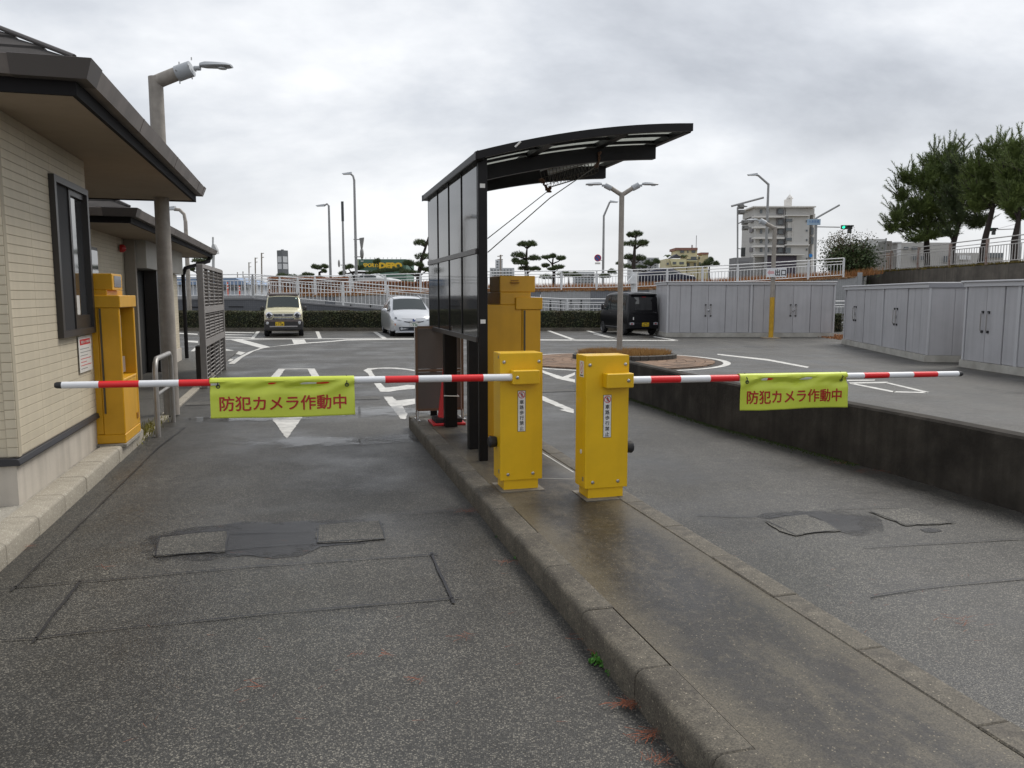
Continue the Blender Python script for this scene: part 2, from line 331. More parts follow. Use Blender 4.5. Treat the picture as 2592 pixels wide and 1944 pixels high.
# ================================================================== SETTING
g=MB().quad((-900,-60,0),(900,-60,0),(900,900,0),(-900,900,0)).build('ground',ASPH,fix=False); struct(g)
GROUND=g
def flat(name, pts, z, m, parent=None):
    pts=[(p[0],p[1]) for p in pts]
    mb=MB(); n=len(pts)
    ar=sum(pts[i][0]*pts[(i+1)%n][1]-pts[(i+1)%n][0]*pts[i][1] for i in range(n))
    if ar<0: pts=pts[::-1]
    bm=bmesh.new(); vs=[bm.verts.new((p[0],p[1],z)) for p in pts]
    f=bm.faces.new(vs); f.normal_update(); bmesh.ops.triangulate(bm,faces=[f]); me=bpy.data.meshes.new(name); bm.to_mesh(me); bm.free()
    return obj(name,me,m,parent)
def gpx(name, pts, ox, oy, k, z=.004, m=PAINT, parent=None, rag=None):
    q=[P(ox+x/k,oy+y/k,z) for x,y in pts]; rg=random.Random(int(pts[0][0]*7+pts[0][1]))
    if rag is None: rag=.012 if m in (SEAL,ASPH2) else .007
    if q[0].y<22:
        r=[]
        for i,a in enumerate(q):
            b=q[(i+1)%len(q)]; n_=max(1,min(60,int((b-a).length/.05))); nn=Vector((-(b-a).y,(b-a).x,0)).normalized() if (b-a).length else Vector((0,0,0))
            for j in range(n_):
                p=a.lerp(b,j/n_); r.append(p+nn*(rag*(noise.noise(p*9)*1.6+rg.uniform(-.6,.6)) if j else 0))
        q=r
    return flat(name,q,z,m,parent or GROUND)
def strip(name, pts, w, z, m, parent=None, jag=0.0, seed=1):
    """ribbon of width w (metres) along ground points"""
    rnd=random.Random(seed); q=[]
    for i in range(len(pts)-1):
        a,b=Vector(pts[i][:2]),Vector(pts[i+1][:2]); k=max(1,int((b-a).length/.15)) if jag else 1
        q+= [a.lerp(b,j/k) for j in range(k)]
    q.append(Vector(pts[-1][:2])); Lf=[];Rt=[]
    for i,p in enumerate(q):
        t=(q[min(i+1,len(q)-1)]-q[max(i-1,0)]).normalized(); nn=Vector((-t.y,t.x))
        c=p+nn*rnd.uniform(-jag,jag); ww=w*(1+ (rnd.uniform(-.35,.35) if jag else 0))
        Lf.append(c+nn*ww/2); Rt.append(c-nn*ww/2)
    mb=MB(); n=len(q)
    mb.add([(a.x,a.y,z) for a in Lf]+[(a.x,a.y,z) for a in Rt],[(i,n+i,n+i+1,i+1) for i in range(n-1)])
    return mb.build(name,m,parent or GROUND,fix=False)

# --- painted markings on the far lot (surveyed outlines)
A7=(560,800,4.424)
gpx('bay_line',[(395,172),(433,172),(370,250),(328,250)],*A7)
gpx('bay_line',[(1055,172),(1095,172),(1128,252),(1085,252)],*A7)
gpx('bay_line',[(1700,178),(1745,178),(1860,252),(1800,250)],*A7)
gpx('stop_line',[(20,257),(330,251.5),(2180,250),(2180,257),(900,258.5),(20,264)],*A7)
gpx('hatch_stripe',[(105,266),(235,262),(555,347),(450,360)],*A7,z=.004)
gpx('hatch_stripe',[(-60,352),(45,368),(275,408),(222,436),(45,396),(-60,380)],*A7)
gpx('hatch_stripe',[(-60,466),(45,473),(142,481),(105,507),(45,503),(-60,496)],*A7)
gpx('hatch_stripe',[(790,262),(930,262),(953,297),(815,316)],*A7)
for y in (178,205,232): gpx('hatch_stripe',[(-20,y-2),(372-(y-178)*.7,y+4),(366-(y-178)*.7,y+12),(-20,y+7)],*A7)
outer=[(150,535),(250,455),(370,392),(480,358),(640,337),(960,307),(1200,291),(1400,274),(1850,266),(2180,264)]
inner=[(78,535),(160,478),(300,405),(430,360),(560,345),(700,325),(950,298),(1250,277),(1400,262),(1850,259),(2180,259)]
gpx('edge_curve',outer+inner[::-1],*A7,z=.008)
# hatch seen through the louvre screen
gpx('hatch_stripe',[(20,1180),(150,1070),(150,1100),(60,1185)],470,640,4.609)
gpx('hatch_stripe',[(20,1185),(150,1208),(150,1232),(20,1215)],470,640,4.609)
gpx('bay_line',[(10,1022),(145,1028),(145,1050),(10,1040)],470,640,4.609)
gpx('bay_line',[(-120,930),(50,938),(140,944),(140,956),(-120,942)],470,640,4.609)
# lane lettering and arrow, left lane
gpx('lane_letter',[(540,700),(640,590),(1045,587),(1110,690),(1020,690),(965,594),(712,597),(640,700)],*A7)
gpx('lane_arrow',[(690,930),(800,930),(805,1110),(922,1110),(735,1245+130),(553,1127),(680,1120)],*A7)
gpx('lane_arrow',[(1593,608),(1640,585),(1800,577),(1960,577),(2080,590),(2190,606),(2190,622),(2060,600),(1900,588),(1760,588),(1680,602),(1700,640),(1760,725),(1835,800),(1960,790),(2080,770),(2190,776),(2190,812),(1990,830),(1880,848),(1780,846),(1690,725),(1640,640)],*A7)
gpx('lane_arrow',[(1815,903),(1915,903),(1965,945),(2190,922),(2190,980),(2030,1010),(2085,1100),(2060,1155),(2010,1150)],*A7)
gpx('yield_dash',[(80,1110),(250,1100),(180,1122),(78,1128)],*A7)
gpx('yield_dash',[(1150,1068),(1260,1063),(1262,1076),(1160,1080)],*A7); gpx('yield_dash',[(1280,1062),(1420,1058),(1415,1072),(1284,1075)],*A7)
# markings right of the shelter and on the right lot
A8=(1370,860,3.511)
gpx('lane_arrow',[(-60,215),(20,275),(190,330),(300,290),(300,312),(240,340),(300,352),(300,380),(140,345),(-60,262)],*A8)
gpx('lane_arrow',[(-160,440),(12,500),(290,620),(290,655),(158,622),(205,618),(-160,470)],*A8)
gpx('lot_line',[(390,107),(690,138),(935,184),(925,191),(690,148),(390,113)],1650,850,2.348)
for a in ([(1160,262),(1330,260),(1320,266),(1160,268)],[(1170,277),(1400,273),(1400,281),(1180,284)],[(1195,281),(1450,330),(1435,337),(1175,284)],[(1400,276),(1650,334),(1635,340),(1390,281)],[(1440,329),(1640,334),(1640,341),(1430,336)]):
    gpx('lot_line',a,1650,850,2.348)
A6=(1500,430,3.16)
for a in ([(-270,1225),(-250,1222),(205,1352),(200,1360)],[(0,1312),(10,1310),(210,1354),(200,1360)],[(-420,1356),(680,1362),(680,1368),(-420,1364)],[(480,1335),(500,1333),(690,1362),(670,1366)],[(-440,1260),(-420,1258),(-130,1358),(-160,1362)]):
    gpx('bay_line',a,*A6)
# --- repaired patches, saw cuts and cracks in the asphalt
B1=(0,1100,1.7015); B3=(1700,1200,2.2298)
gpx('seal_patch',[(595,530),(600,470),(650,430),(740,412),(850,395),(960,388),(1040,375),(1180,380),(1320,370),(1500,366),(1640,350),(1692,348),(1662,372),(1655,455),(1560,470),(1380,482),(1300,522),(1180,532),(1050,520),(980,528),(900,542),(760,545),(660,555)],*B1,z=.003,m=SEAL)
gpx('asphalt_patch',[(668,526),(676,470),(692,442),(840,425),(985,416),(978,470),(970,506),(820,512)],*B1,z=.007,m=ASPH2)
gpx('asphalt_patch',[(1366,467),(1360,430),(1371,389),(1500,378),(1635,371),(1645,410),(1655,450),(1500,462)],*B1,z=.007,m=ASPH2)
gpx('seal_patch',[(440,245),(540,215),(660,198),(760,210),(900,200),(1090,203),(1190,260),(1200,310),(1150,340),(1020,347),(940,322),(860,270),(790,236),(640,234),(560,252)],*B3,z=.003,m=SEAL)
gpx('asphalt_patch',[(528,266),(640,240),(760,229),(870,270),(958,318),(830,325),(700,347),(610,320)],*B3,z=.007,m=ASPH2)
gpx('asphalt_patch',[(1112,211),(1210,205),(1320,190),(1440,225),(1598,277),(1470,284),(1322,291),(1200,245)],*B3,z=.007,m=ASPH2)
gpx('seal_patch',[(1390,310),(1500,300),(1530,320),(1440,335)],*B3,z=.003,m=SEAL)
def cut(pts,B,w,jag=.004,seed=1): strip('saw_cut',[P(B[0]+x/B[2],B[1]+y/B[2]) for x,y in pts],w,.010,CUT,jag=jag,seed=seed)
cut([(50,680),(320,415),(560,180),(680,60),(800,-30)],B1,.012,seed=2); cut([(40,664),(345,640),(1100,572),(1890,520)],B1,.012,seed=3)
cut([(-200,905),(150,882),(620,830),(1250,768),(1990,708)],B1,.012,seed=4); cut([(348,634),(135,905)],B1,.014,seed=5); cut([(1855,513),(1957,732)],B1,.014,seed=6)
cut([(1080,420),(1500,395),(1989,370),(2200,360)],B3,.010,seed=7); cut([(1120,695),(1400,650),(1989,595),(2200,575)],B3,.010,seed=8)
cut([(140,235),(480,245)],B3,.010,.012,9); cut([(1690,350),(1990,330)],B1,.008,.01,10)
for pl in ([(665,528),(690,440),(985,414)],[(985,414),(972,506),(665,528)],[(1366,468),(1370,388),(1636,369),(1656,452),(1366,468)],[(990,430),(1360,420)],[(980,500),(1360,470)]): cut(pl,B1,.009,.008,11+len(pl))
for pl in ([(525,265),(700,349),(960,319)],[(1110,210),(1320,292),(1605,278),(1320,189),(900,200)]): cut(pl,B3,.006,.006,31+len(pl))
# trench repair across the lanes and drain line
strip('trench_patch',[R(-1.7,12.42),R(1.15,12.42)],.42,.004,ASPH2); strip('trench_patch',[R(2.2,12.55),R(5.5,12.55)],.36,.004,ASPH2)
strip('saw_cut',[R(-1.7,12.64),R(1.15,12.64)],.02,.009,CUT); strip('saw_cut',[R(-1.7,12.2),R(1.15,12.2)],.02,.009,CUT)
strip('saw_cut',[R(2.2,12.36),R(5.5,12.36)],.02,.009,CUT); strip('saw_cut',[R(2.2,12.74),R(5.5,12.74)],.02,.009,CUT)
# shallow puddles
ZK_=.139
WATER=mat('rain_water',(.045,.046,.048),.05,spec=.6,bump=.04,bs=9)
_t=WATER.node_tree; _n=_t.nodes; _l=_t.links; _tc=_n.new('ShaderNodeTexCoord'); _no=_n.new('ShaderNodeTexNoise'); _no.inputs['Scale'].default_value=3.2; _no.inputs['Detail'].default_value=7; _no.inputs['Roughness'].default_value=.66
_l.new(_tc.outputs['Object'],_no.inputs[0])
_gr=_n.new('ShaderNodeMapping'); _gr.inputs['Location'].default_value=(-1,-1,0); _gr.inputs['Scale'].default_value=(2,2,0); _l.new(_tc.outputs['Generated'],_gr.inputs[0])
_ln=_n.new('ShaderNodeVectorMath'); _ln.operation='LENGTH'; _l.new(_gr.outputs[0],_ln.inputs[0])
_m1=_n.new('ShaderNodeMath'); _m1.operation='MULTIPLY_ADD'; _l.new(_ln.outputs['Value'],_m1.inputs[0]); _m1.inputs[1].default_value=-.42; _l.new(_no.outputs[0],_m1.inputs[2])
_mr=_n.new('ShaderNodeMapRange'); _mr.inputs[1].default_value=.16; _mr.inputs[2].default_value=.42; _mr.inputs[4].default_value=.55; _l.new(_m1.outputs[0],_mr.inputs[0]); _l.new(_mr.outputs[0],_n['Principled BSDF'].inputs['Alpha'])
def puddle(c,a,b,rot,z=.0085):
    mb=MB(); k=24
    mb.add([(c[0]+a*math.cos(t)*math.cos(rot)-b*math.sin(t)*math.sin(rot),c[1]+a*math.cos(t)*math.sin(rot)+b*math.sin(t)*math.cos(rot),z) for t in [2*math.pi*i/k for i in range(k)]],[tuple(range(k))])
    mb.build('puddle',WATER,GROUND,fix=False)
puddle(P(960,1042),1.3,.62,.2); puddle(P(1015,1112),.55,.30,.3); puddle(P(800,1118),1.2,.35,.2); puddle(P(640,1060),1.3,.28,.2); 

strip('stencil_line',[P(1373,1147,ZK_),P(1452,1196,ZK_)],.014,ZK_+.002,PAINT); strip('stencil_line',[P(1371,1211,ZK_),P(1452,1213,ZK_)],.008,ZK_+.002,PAINT)

# --- brick roundabout with planter
RC0=Vector((2.52,19.25,0)); RR=2.72
ring=MB(); n=56
for k in range(n):
    a0,a1=2*math.pi*k/n,2*math.pi*(k+1)/n
    f=lambda r,a:(RC0.x+r*math.cos(a),RC0.y+r*math.sin(a),.006)
    ring.quad(f(RR-.11,a0),f(RR+.06,a0),f(RR+.06,a1),f(RR-.11,a1))
ring.build('circle_line',PAINT,GROUND,fix=False)
BRK=mat('red_paver',(.205,.128,.080),.8,rand=.32,var=.35,vs=9,bump=.4,bs=40); MORT=mat('paver_bed',(.05,.042,.036),.9,bump=.3,bs=40)
rb=struct(MB().lathe([(0.02,0),(RR-.13,0),(RR-.13,.005),(0.02,.005)],40,tuple(RC0)).build('paved_circle',MORT,fix=True))
for ri in range(8):
    r0=.62+ri*.225
    nb=int(2*math.pi*(r0+.1)/.235); dw=2*math.pi/nb
    mb=MB(); hw=dw/2*.95
    mb.add([(r*math.cos(a),r*math.sin(a),z) for z in (0,.026) for r,a in ((r0,-hw),(r0+.213,-hw),(r0+.213,hw),(r0,hw))],
           [(4,5,6,7),(0,1,5,4),(1,2,6,5),(2,3,7,6),(3,0,4,7)])
    me=mb.mesh('paver'); me.materials.append(BRK); rest=MB()
    for k in range(nb):
        a=k*dw+ri*.11
        if ri>=4 or True:
            p=Vector((r0*math.cos(a),r0*math.sin(a)))
        inst(me,'paver',rb,(RC0.x,RC0.y,.004+random.uniform(0,.004)),(0,0,a)) if (RC0.y+p.y<RC0.y+1.4 and ri>3) else rest.add([(x*math.cos(a)-y*math.sin(a)+RC0.x,x*math.sin(a)+y*math.cos(a)+RC0.y,z+.005) for x,y,z in mb.v],mb.f)
    if rest.v: o=rest.build('paver_ring',BRK,rb); o['kind']='stuff'
STRAW=mat('dry_grass',(.30,.155,.045),.85,var=.6,vs=3,col2=(.42,.27,.10)); DARKK=mat('planter_stone',(.075,.068,.060),.8,var=.4,vs=5,bump=.4,bs=40)
def blades(name, sampler, nb, h, w, m, seed, parent=None, lean=.35):
    rnd=random.Random(seed); mb=MB()
    for _ in range(nb):
        x,y,z=sampler(rnd); hh=h*rnd.uniform(.55,1.25); a=rnd.uniform(0,6.28); l=rnd.gauss(0,lean)*hh; ww=w*rnd.uniform(.6,1.3)
        dx,dy=math.cos(a)*ww,math.sin(a)*ww; b=rnd.uniform(0,6.28)
        mb.add([(x-dx,y-dy,z),(x+dx,y+dy,z),(x+l*math.cos(b),y+l*math.sin(b),z+hh)],[(0,1,2)])
    return mb.build(name,m,parent,fix=False)
pl=thing('grass_planter','low kidney shaped stone planter of dry grass on the brick circle','planter',(2.78,19.85,0))
mb=MB(); prof=[]
def pr(a,s): return (s*1.32*math.cos(a)+.08*math.cos(2*a),s*.95*math.sin(a))
n=40
for k in range(n):
    a0,a1=2*math.pi*k/n,2*math.pi*(k+1)/n-.01
    mb.add([(*pr(a,s),z) for a in (a0,a1) for s,z in ((1,0),(1,.13),(.94,.15),(.9,.10))],[(0,4,5,1),(1,5,6,2),(2,6,7,3),(0,1,2,3),(4,7,6,5)])
mb.build('stone_kerb',DARKK,pl,smooth=30)
mb=MB(); mb.add([(*pr(2*math.pi*k/n,.9),.10) for k in range(n)],[tuple(range(n))]); mb.build('soil',MORT,pl,fix=False)
def smp(r):
    a=r.uniform(0,6.28); s=math.sqrt(r.random())*.88; p=pr(a,s); return (p[0],p[1],.09)
o=blades('dry_grass',smp,9000,.17,.008,STRAW,3,pl,.5); o['kind']='stuff'

# --- concrete islands and kerbs
ZK=.145
def kerb_mesh(Lk, w, h, flip=1, r=.03):
    prof=[(0,-.02),(0,h-r),(flip*r*.35,h-r*.35),(flip*r,h),(flip*w,h),(flip*w,-.02)]
    return MB().extr(prof,'y',.0025,Lk-.0025).mesh('kerb_stone',bevel=.006,seg=1,smooth=35)
isl=struct(MB().box(1.22+.1615,2.34-.1615,.3,9.3,-.02,ZK-.006).build('traffic_island',SLAB,loc=(0,0,0),rot=(0,0,RA)))
kL=kerb_mesh(.6,.16,ZK,1); kL.materials.append(CONC); kR=kerb_mesh(.6,.16,ZK,-1); kR.materials.append(CONC)
for i in range(15):
    inst(kL,'kerb_stone',isl,(1.22+random.uniform(-.003,.003),.3+.6*i,random.uniform(-.003,.002)))
    inst(kR,'kerb_stone',isl,(2.34+random.uniform(-.003,.003),.22+.6*i,random.uniform(-.003,.002)))
kE=kerb_mesh(.37,.16,ZK,1); kE.materials.append(CONC)
for i in range(3): inst(kE,'kerb_stone',isl,(1.225+.372*i,9.46,0),(0,0,-math.pi/2))
walk=struct(MB().box(-9.0,-1.74-.2,1.0,9.35,-.02,.128).build('sidewalk',WALK,rot=(0,0,RA)))
MB().box(-9.0,-1.74-.13,9.36,13.0,-.02,.022).build('walkway',ASPH2,walk); MB().box(-9.0,-1.80,13.0,24.0,-.02,.024).build('walkway',ASPH2,walk)
LKERB=mott_mat('pale_kerb_concrete',(.25,.225,.18),(.32,.288,.232),(.37,.335,.27),.74,.08,1.5,grain=.12)
kS=kerb_mesh(.6,.20,.14,-1,.025); kS.materials.append(LKERB)
for i in range(14):
    inst(kS,'kerb_stone',walk,(-1.74+random.uniform(-.004,.004),.95+.6*i,random.uniform(-.004,.003)))
kF=MB().box(-.12,0,.004,.596,-.02,.03).mesh('edging_stone',bevel=.006,seg=1); kF.materials.append(LKERB)
for i in range(13): inst(kF,'edging_stone',walk,(-1.74,9.36+.6*i,0))
# --- parapet wall beside the right lane
wp=[R(4.93,13.4),P(1593,1008),P(1780,1072),P(2000,1130),P(2300,1212),P(2592,1300),P(2592,1300)+Vector((.62,-1.9,0)),P(2592,1300)+Vector((1.0,-3.6,0))]
def offs(pts,d):
    r=[]
    for i,p in enumerate(pts):
        t=(pts[min(i+1,len(pts)-1)]-pts[max(i-1,0)]); t=Vector((t.x,t.y,0)).normalized(); r.append(p+Vector((-t.y,t.x,0))*d)
    return r
ws=[]
for i in range(len(wp)-1):
    k=6
    for j in range(k):
        ws.append(wp[i].lerp(wp[i+1],j/k))
ws.append(wp[-1])
for _ in range(3): ws=[ws[0]]+[(ws[i-1]+ws[i]*2+ws[i+1])/4 for i in range(1,len(ws)-1)]+[ws[-1]]
back=offs(ws,.17); mb=MB(); n=len(ws); H_=.565
sec=lambda a,b:[(a.x,a.y,-.02),(a.x,a.y,H_-.02),(*(a.lerp(b,.10))[:2],H_),(*(a.lerp(b,.93))[:2],H_),(b.x,b.y,H_-.012),(b.x,b.y,-.02)]
vs=[]
for a,b in zip(ws,back): vs+=sec(a,b)
fs=[(i*6+k,i*6+(k+1)%6,(i+1)*6+(k+1)%6,(i+1)*6+k) for i in range(n-1) for k in range(6)]+[(0,1,2,3,4,5),tuple((n-1)*6+k for k in (5,4,3,2,1,0))]
mb.add(vs,fs); w_=mb.build('parapet_wall',WALLC,smooth=30)
tag(w_,'low dark stained concrete parapet wall along the right lane','wall')
MOSS=mat('moss',(.055,.085,.018),.95,var=.5,vs=20); NEED=mat('fallen_needles',(.24,.065,.025),.9,rand=.1)
def moss_s(px0,px1,wd):
    def f(r):
        t=r.random(); i=(px0+(px1-px0)*t)*(n-1); k=min(n-2,int(i)); p=ws[k].lerp(ws[k+1],i-k); q=offs(ws,-1)[k]-ws[k]; d=abs(r.gauss(0,wd)); return (p.x+q.x*d,p.y+q.y*d,0)
    return f
_of=offs(ws,-1)
def wall_s(t0,t1,wd,z=.0):
    def f(r):
        i=r.uniform(t0,t1)*(n-1); k=min(n-2,int(i)); p=ws[k].lerp(ws[k+1],i-k); q=_of[k]-ws[k]; d=abs(r.gauss(0,wd)); return (p.x+q.x*d,p.y+q.y*d,z)
    return f
o=blades('moss_and_weeds',wall_s(.13,.52,.05),2600,.016,.006,MOSS,21); tag(o,'green moss and weeds along the foot of the dark parapet wall','moss',kind='stuff')
def needles(mb,c,nn,spr,rnd,ln=.085):
    for _ in range(nn):
        x,y=c[0]+rnd.gauss(0,spr),c[1]+rnd.gauss(0,spr*.6); a=rnd.gauss(.7,.9); dx,dy=math.cos(a)*ln/2,math.sin(a)*ln/2; z=.013+rnd.uniform(0,.012)
        mb.add([(x-dx,y-dy,z),(x-dx-dy*.03,y-dy+dx*.03+.0016,z),(x+dx,y+dy,z+rnd.uniform(-.004,.004))],[(0,1,2)])
rnd=random.Random(5); mb=MB()
for (px,py,k,s) in [(1180,1297,26,.05),(1205,1300,14,.04),(1545,1640,40,.03),(1500,1620,22,.03),(1590,1790,42,.03),(1640,1870,30,.03),(1680,1930,20,.03),(1520,1662,24,.025),(1290,1428,14,.03),(1170,1620,7,.03),(985,1665,6,.02),(1060,1728,6,.02),(650,1745,7,.04),(905,1660,4,.02),(65,1388,14,.04),(2330,1205,40,.10),(2210,1198,30,.08),(2120,1175,24,.08),(2440,1580,16,.06),(1830,1045,30,.10),(1760,1038,30,.1),(280,1442,6,.05)]:
    needles(mb,P(px,py),k,s,rnd)
for i in range(120):
    px,py=rnd.uniform(300,2500),rnd.uniform(1150,1920); needles(mb,P(px,py),1,.01,rnd,.05)
o=mb.build('fallen_pine_needles',NEED,fix=False); tag(o,'scattered reddish fallen pine needles on the wet asphalt','needles',kind='stuff')
WEED=mat('weed_leaf',(.045,.155,.014),.6,rand=.1)
def weed(name,c,r,nl,label,seed):
    rnd=random.Random(seed); mb=MB()
    for _ in range(nl):
        a=rnd.uniform(0,6.28); d=r*math.sqrt(rnd.random()); x,y=d*math.cos(a),d*math.sin(a)*.7; z=rnd.uniform(.004,r*.75)*(1-d/r*.5); s=rnd.uniform(.35,.8)*r*.28
        ax=Vector((rnd.gauss(0,1),rnd.gauss(0,1),rnd.uniform(.4,2))).normalized(); t=ax.orthogonal().normalized(); b=ax.cross(t)
        q=Vector((x,y,z)); mb.add([q-t*s,q-b*s*.6,q+t*s,q+b*s*.6],[(0,1,2,3)])
    o=mb.build(name,WEED,fix=False,loc=c); return tag(o,label,'weed')
weed('weed_clump',P(1536,1678),.075,170,'bright green weed clump at the island kerb joint, largest of the weeds',1)
weed('weed_clump',P(1560,1708),.045,80,'small green weed just nearer than the largest kerb weed',2)
weed('weed_clump',P(1312,1415),.035,60,'tiny green weed at the island kerb below the left barrier',3)
weed('weed_clump',P(1262,1360),.03,40,'tiny low weed farthest along the island kerb',4)
GYEL=mat('yellow_weed',(.22,.20,.035),.8)
o=blades('yellow_weeds',lambda r:tuple(R(-1.80+r.gauss(0,.05),9.9+r.gauss(0,.45),.02)),700,.05,.006,GYEL,8); tag(o,'yellowish weeds along the walkway edge by the handrail','weeds',kind='stuff')

# --- hedge kerb, ramp wall, upper bank
BANK=mat('upper_ground',(.10,.085,.055),.95)
HK=[(-300,1.4),(-30,1.5),(-9,1.64),(-1.2,1.86),(5.4,1.92),(8,2.02),(12.7,2.28),(17.5,2.58),(20.6,2.95)]
def hzf(x):
    for (a,za),(b,zb) in zip(HK,HK[1:]):
        if x<=b: return za+(zb-za)*max(0,(x-a)/(b-a))
    return 2.95
xs=[h[0] for h in HK]; mb=MB()
for a,b in zip(xs,xs[1:]):
    ya=40.2 if a<=17.5 else 46; yb=40.2 if b<=17.5 else 46.5
    mb.quad((a,ya,hzf(a)),(b,yb,hzf(min(b,20.5))),(b,850,hzf(min(b,20.5))),(a,850,hzf(a)))
mb.quad((20.6,-30,2.95),(300,-30,2.95),(300,850,2.95),(20.6,850,2.95))
struct(mb.build('upper_ground',BANK,fix=False))
hk=struct(MB().box(-26,14,36.05,36.2,-.02,.14).build('lot_kerb',CONC)); 
soil=struct(MB().box(-26,14,36.2,38.0,-.02,.10).build('planting_bed',mat('bed_soil',(.11,.065,.035),.95,var=.4,vs=4)))
def tilewall_mat(name,c1,sc):
    m=bpy.data.materials.new(name); m.use_nodes=True; t=m.node_tree; b=t.nodes['Principled BSDF']; b.inputs['Roughness'].default_value=.6
    tcn=t.nodes.new('ShaderNodeTexCoord'); mp=t.nodes.new('ShaderNodeMapping'); mp.inputs['Rotation'].default_value=(rad(90),0,0); br=t.nodes.new('ShaderNodeTexBrick')
    br.inputs['Color1'].default_value=(*c1,1); br.inputs['Color2'].default_value=(*[c*.88 for c in c1],1); br.inputs['Mortar'].default_value=(*[c*.62 for c in c1],1)
    br.inputs['Scale'].default_value=sc; br.inputs['Mortar Size'].default_value=.03; br.offset=0.0; br.inputs['Brick Width'].default_value=.5; br.inputs['Row Height'].default_value=.5
    t.links.new(tcn.outputs['Object'],mp.inputs[0]); t.links.new(mp.outputs[0],br.inputs[0]); t.links.new(br.outputs[0],b.inputs['Base Color']); return m
TD=tilewall_mat('slate_tile',(.125,.13,.145),5.0); TL=tilewall_mat('pale_tile',(.40,.405,.41),5.0); TM=tilewall_mat('blue_grey_tile',(.20,.21,.23),5.0)
SLIT=mat('wall_slit',(.02,.02,.022),.8)
# front ramp wall (dark) : top follows the ramp
def ztop(x): # ramp edge height along X at Y=37.6
    if x<-12.4: return 1.22+ (x+30)*.012
    return max(.25,1.43-(x+12.4)*.083)
rw=thing('ramp_wall','dark slate tiled retaining wall of the ramp behind the hedge','wall',(0,0,0))
xs=[-30,-24,-18,-12.4,-8,-4,0,4,8,12]
poly=[(x,ztop(x)) for x in xs]+[(12,-.02),(-30,-.02)]
MB().extr(poly,'y',37.6,37.85).build('wall',TD,rw)
mb=MB()
for a,b in zip(xs,xs[1:]): mb.add([(a,37.56,ztop(a)),(b,37.56,ztop(b)),(b,37.9,ztop(b)),(a,37.9,ztop(a)),(a,37.56,ztop(a)+.07),(b,37.56,ztop(b)+.07),(b,37.9,ztop(b)+.07),(a,37.9,ztop(a)+.07)],[(0,1,5,4),(4,5,6,7),(3,7,6,2),(0,4,7,3),(1,2,6,5)])
mb.build('coping',mat('wall_coping',(.20,.20,.21),.7),rw)
for x in (-17.6,-15.0,-13.2,-8.4,-7.1,-5.2): MB().box(x-.35,x+.35,37.575,37.6,ztop(x)-.36,ztop(x)-.31).build('wall_slit',SLIT,rw)
mb=MB()
for a,b in zip(xs,xs[1:]): mb.quad((a,37.85,ztop(a)-.02),(b,37.85,ztop(b)-.02),(b,40.0,ztop(b)-.02),(a,40.0,ztop(a)-.02))
struct(mb.build('ramp_surface',ASPH2,fix=False))
# upper wall panels: pale and blue-grey in turn
uw=thing('upper_retaining_wall','pale and blue grey panelled retaining wall below the upper fence','wall',(0,0,0))
segs=[(-30,-9.5,TL),(-9.5,-9.0,TM),(-9.0,-1.2,TL),(-1.2,1.45,TM),(1.45,4.0,TL),(4.0,5.4,TM),(5.4,6.95,TM),(6.95,8,TL),(8,12.7,TL),(12.7,17.5,TL)]
for a,b,m in segs:
    MB().extr([(a+.01,-.02),(b-.01,-.02),(b-.01,hzf(b)),(a+.01,hzf(a))],'y',40.0,40.2).build('wall_panel',m,uw)
for x in (-8.2,-7.2,1.95,2.47,3.0,3.52,7.6): MB().box(x-.03,x+.03,39.96,39.995,.6,hzf(x)-.5).build('drain_strip',SLIT,uw)
MB().prism([(17.5,40.0),(20.6,46.3),(20.8,46.2),(17.7,39.9)],-.02,2.78).build('wall_panel',mat('pale_render',(.36,.37,.375),.7,var=.15,vs=.6),uw)
rwl=MB().box(20.6,20.95,-25,46.4,-.02,2.93).build('high_retaining_wall',mat('dirty_concrete',(.16,.14,.115),.85,var=.7,vs=1.5,col2=(.05,.043,.036),streak=.5,bump=.3,bs=20)); tag(rwl,'tall dirty brown concrete retaining wall behind the grey sheds','wall')

# ================================================================== GATEHOUSE and second building (lane frame)
TILE=mat('cream_tile',(.60,.53,.40),.62,rand=.04,var=.12,vs=4,streak=.10); TJ=mat('tile_joint',(.42,.37,.28),.85); RENDER=mat('base_render',(.55,.50,.43),.85,var=.25,vs=1.4,bump=.15,bs=50,streak=.25)
TRIM=mat('dark_trim',(.022,.022,.026),.45); FRAME=mat('bronze_frame',(.035,.031,.029),.4); SOFF=mat('soffit_board',(.33,.265,.195),.75,var=.18,vs=.8,streak=.1)
FASC=mat('dark_fascia',(.018,.017,.018),.8,spec=.12); GUT=mat('brown_gutter',(.19,.165,.15),.55,var=.35,vs=2.5,streak=.3); SHIN=mat('roof_shingle',(.075,.07,.068),.9,spec=.08,var=.3,vs=6,bump=.3,bs=70,rand=.12)
GUTD=mat('dark_gutter_corner',(.075,.066,.062),.55)
WINGL=mat('window_glass',(.045,.047,.05),.05,spec=.8,coat=.4); SCREENM=mat('insect_screen',(.02,.02,.022),.7)
